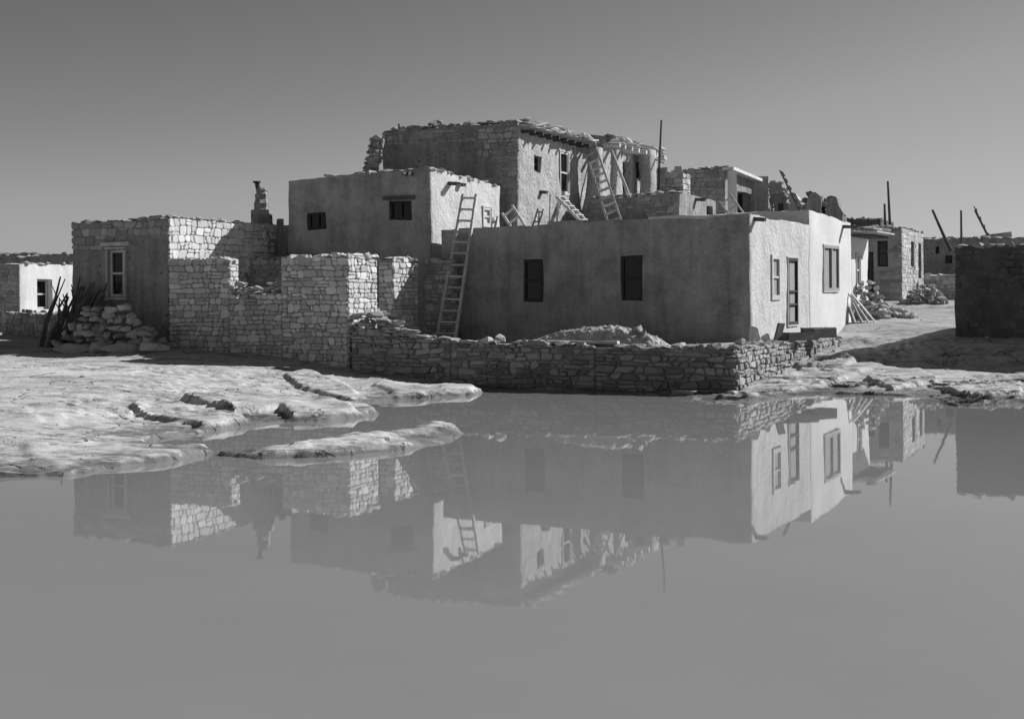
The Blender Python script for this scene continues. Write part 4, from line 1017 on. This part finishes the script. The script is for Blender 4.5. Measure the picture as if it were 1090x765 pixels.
# branches leaning on the left house
rs = random.Random(12)
for k in range(27):
    f = k/26
    if k < 8: b_ = at(43+k*3.2+rs.uniform(-3, 3), 374, 37.3+rs.uniform(-.2, .3)); t_ = at(63+k*3.0+rs.uniform(-4, 4), 297+k*4+rs.uniform(-5, 12), 38.2+rs.uniform(-.2, .1))
    else: b_ = at(60+rs.uniform(0, 16), 372, 37.5+rs.uniform(-.2, .3)); t_ = at(78+(k-8)*2.0+rs.uniform(-3, 3), 291+rs.uniform(0, 32), 38.0-.09*(k-8)*.25)
    b_.z = gz(b_.x, b_.y)-.03; mb = MB(); m1 = b_.lerp(t_, .35)+Vector((rs.uniform(-.12, .12), rs.uniform(-.08, .02), rs.uniform(-.08, .08))); m2 = b_.lerp(t_, .7)+Vector((rs.uniform(-.12, .12), -.04, rs.uniform(-.06, .06)))
    r_ = rs.uniform(.03, .06); mb.tube([b_, m1, m2, t_], [r_, r_*.9, r_*.75, r_*.5], 7)
    q = m2+Vector((rs.uniform(-.2, .25), -.03, rs.uniform(.25, .45))); mb.tube([m2, q], [r_*.6, r_*.3], 6)
    o = mb.build('branch', M['darkwood'], None, origin=b_); tag(o, 'crooked firewood branch leaning against the left stone house', 'branch', 'firewood branches by the left house')
# grass at the right shore
mb = MB()
for k in range(1500):
    u = rs.triangular(985, 1082, 1040); p = onz(u+rs.gauss(0, 6), 428+rs.gauss(0, 2.2)-abs(rs.gauss(0, .6)), .05); z_ = gz(*p)
    if z_ < -.06: continue
    hh = rs.uniform(.02, .10)*(1.3 if rs.random() < .1 else 1); an = rs.uniform(0, 6.28); l = Vector((math.cos(an), math.sin(an), 0)); w_ = .007
    b_ = Vector((p[0], p[1], z_-.01)); tp = b_+Vector((rs.uniform(-.08, .08), rs.uniform(-.08, .08), hh))
    mb.poly([b_-l*w_, b_+l*w_, tp], rs.uniform(.6, 1.5))
gr = mb.build('grass', M['grass']); tag(gr, 'dark tufts of grass at the right hand shore', None, None, 'stuff')
# pebbles scattered over rock and slope: one uncountable litter
mb = MB()
for k in range(620):
    u, v = rs.uniform(0, 1085), rs.uniform(335, 470); zt = .4
    p = onz(u, v, zt)
    if not (-16 < p[0] < 20 and 16 < p[1] < 58): continue
    z_ = gz(*p)
    if z_ < .06 or sdf(np.array([p[0]]), np.array([p[1]]), yard)[0] > -.3: continue
    s = rs.uniform(.012, .045)*(3 if rs.random() < .05 else 1); mb.rock((p[0], p[1], z_+s*.15), (s*1.4, s, s*.7), rs.uniform(0, 6), tone=rs.uniform(.8, 1.2))
pb = mb.build('gravel', M['loose']); tag(pb, 'scattered gravel and chips lying on the rock', None, None, 'stuff')

# ------------------------------------------------------------------ light
S = Vector((1.396, .701, .95)).normalized()
sun = bpy.data.lights.new('sun', 'SUN'); sun.energy = 5.0; sun.angle = R(.5); sun.color = (1, 1, 1)
so = bpy.data.objects.new('sun', sun); C.objects.link(so); so.location = (40, 20, 40)
so.rotation_euler = S.to_track_quat('Z', 'Y').to_euler()
w = bpy.data.worlds.new('World'); scene.world = w; w.use_nodes = True; nt = w.node_tree; nt.nodes.clear()
sky = node(nt, 'ShaderNodeTexSky'); sky.sky_type = 'NISHITA'; sky.sun_disc = False
sky.sun_elevation = math.asin(S.z); sky.sun_rotation = math.atan2(S.x, S.y)
sky.altitude = 2000; sky.air_density = 1.0; sky.dust_density = 2.0; sky.ozone_density = 1.0
sp = node(nt, 'ShaderNodeSeparateColor'); nt.links.new(sky.outputs[0], sp.inputs[0])
# panchromatic film behind a yellow-orange filter: mostly the red and green of the sky
val = math_n(nt, 'ADD', math_n(nt, 'MULTIPLY', sp.outputs[0], .5), math_n(nt, 'MULTIPLY', sp.outputs[1], .5))
# the plate's response to the sky: steep in the middle greys, a shoulder near the horizon
rp = node(nt, 'ShaderNodeValToRGB'); nt.links.new(math_n(nt, 'MULTIPLY', val, .1), rp.inputs[0]); el = rp.color_ramp.elements
for k, (x_, t_) in enumerate(((0, 0), (.26, .155), (.36, .235), (.47, .335), (.64, .425), (1, .56))):
    e_ = el[k] if k < 2 else el.new(x_)
    e_.position = x_; e_.color = (t_, t_, t_, 1)
val = math_n(nt, 'MULTIPLY', rp.outputs[0], 16.5)
cb = node(nt, 'ShaderNodeCombineColor')
for i in range(3): nt.links.new(val, cb.inputs[i])
bg = node(nt, 'ShaderNodeBackground'); nt.links.new(cb.outputs[0], bg.inputs[0]); bg.inputs[1].default_value = .05
out = node(nt, 'ShaderNodeOutputWorld'); nt.links.new(bg.outputs[0], out.inputs[0])

# ------------------------------------------------------------------ camera
cam = bpy.data.cameras.new('camera'); co = bpy.data.objects.new('camera', cam); C.objects.link(co)
cam.sensor_width = 36; cam.lens = 36*F/1090; cam.shift_y = -(382.5-V0)/1090; cam.clip_end = 10000; cam.clip_start = .1
co.location = (0, 0, H)
co.rotation_euler = (Matrix.Rotation(R(90), 3, 'X') @ Matrix.Rotation(-ROLL, 3, 'Z')).to_euler()
scene.camera = co
vs = scene.view_settings; vs.view_transform = 'Standard'; vs.look = 'None'; vs.gamma = 1; vs.use_curve_mapping = False; vs.exposure = .28
for o in C.objects:
    if '_o' in o: del o['_o']
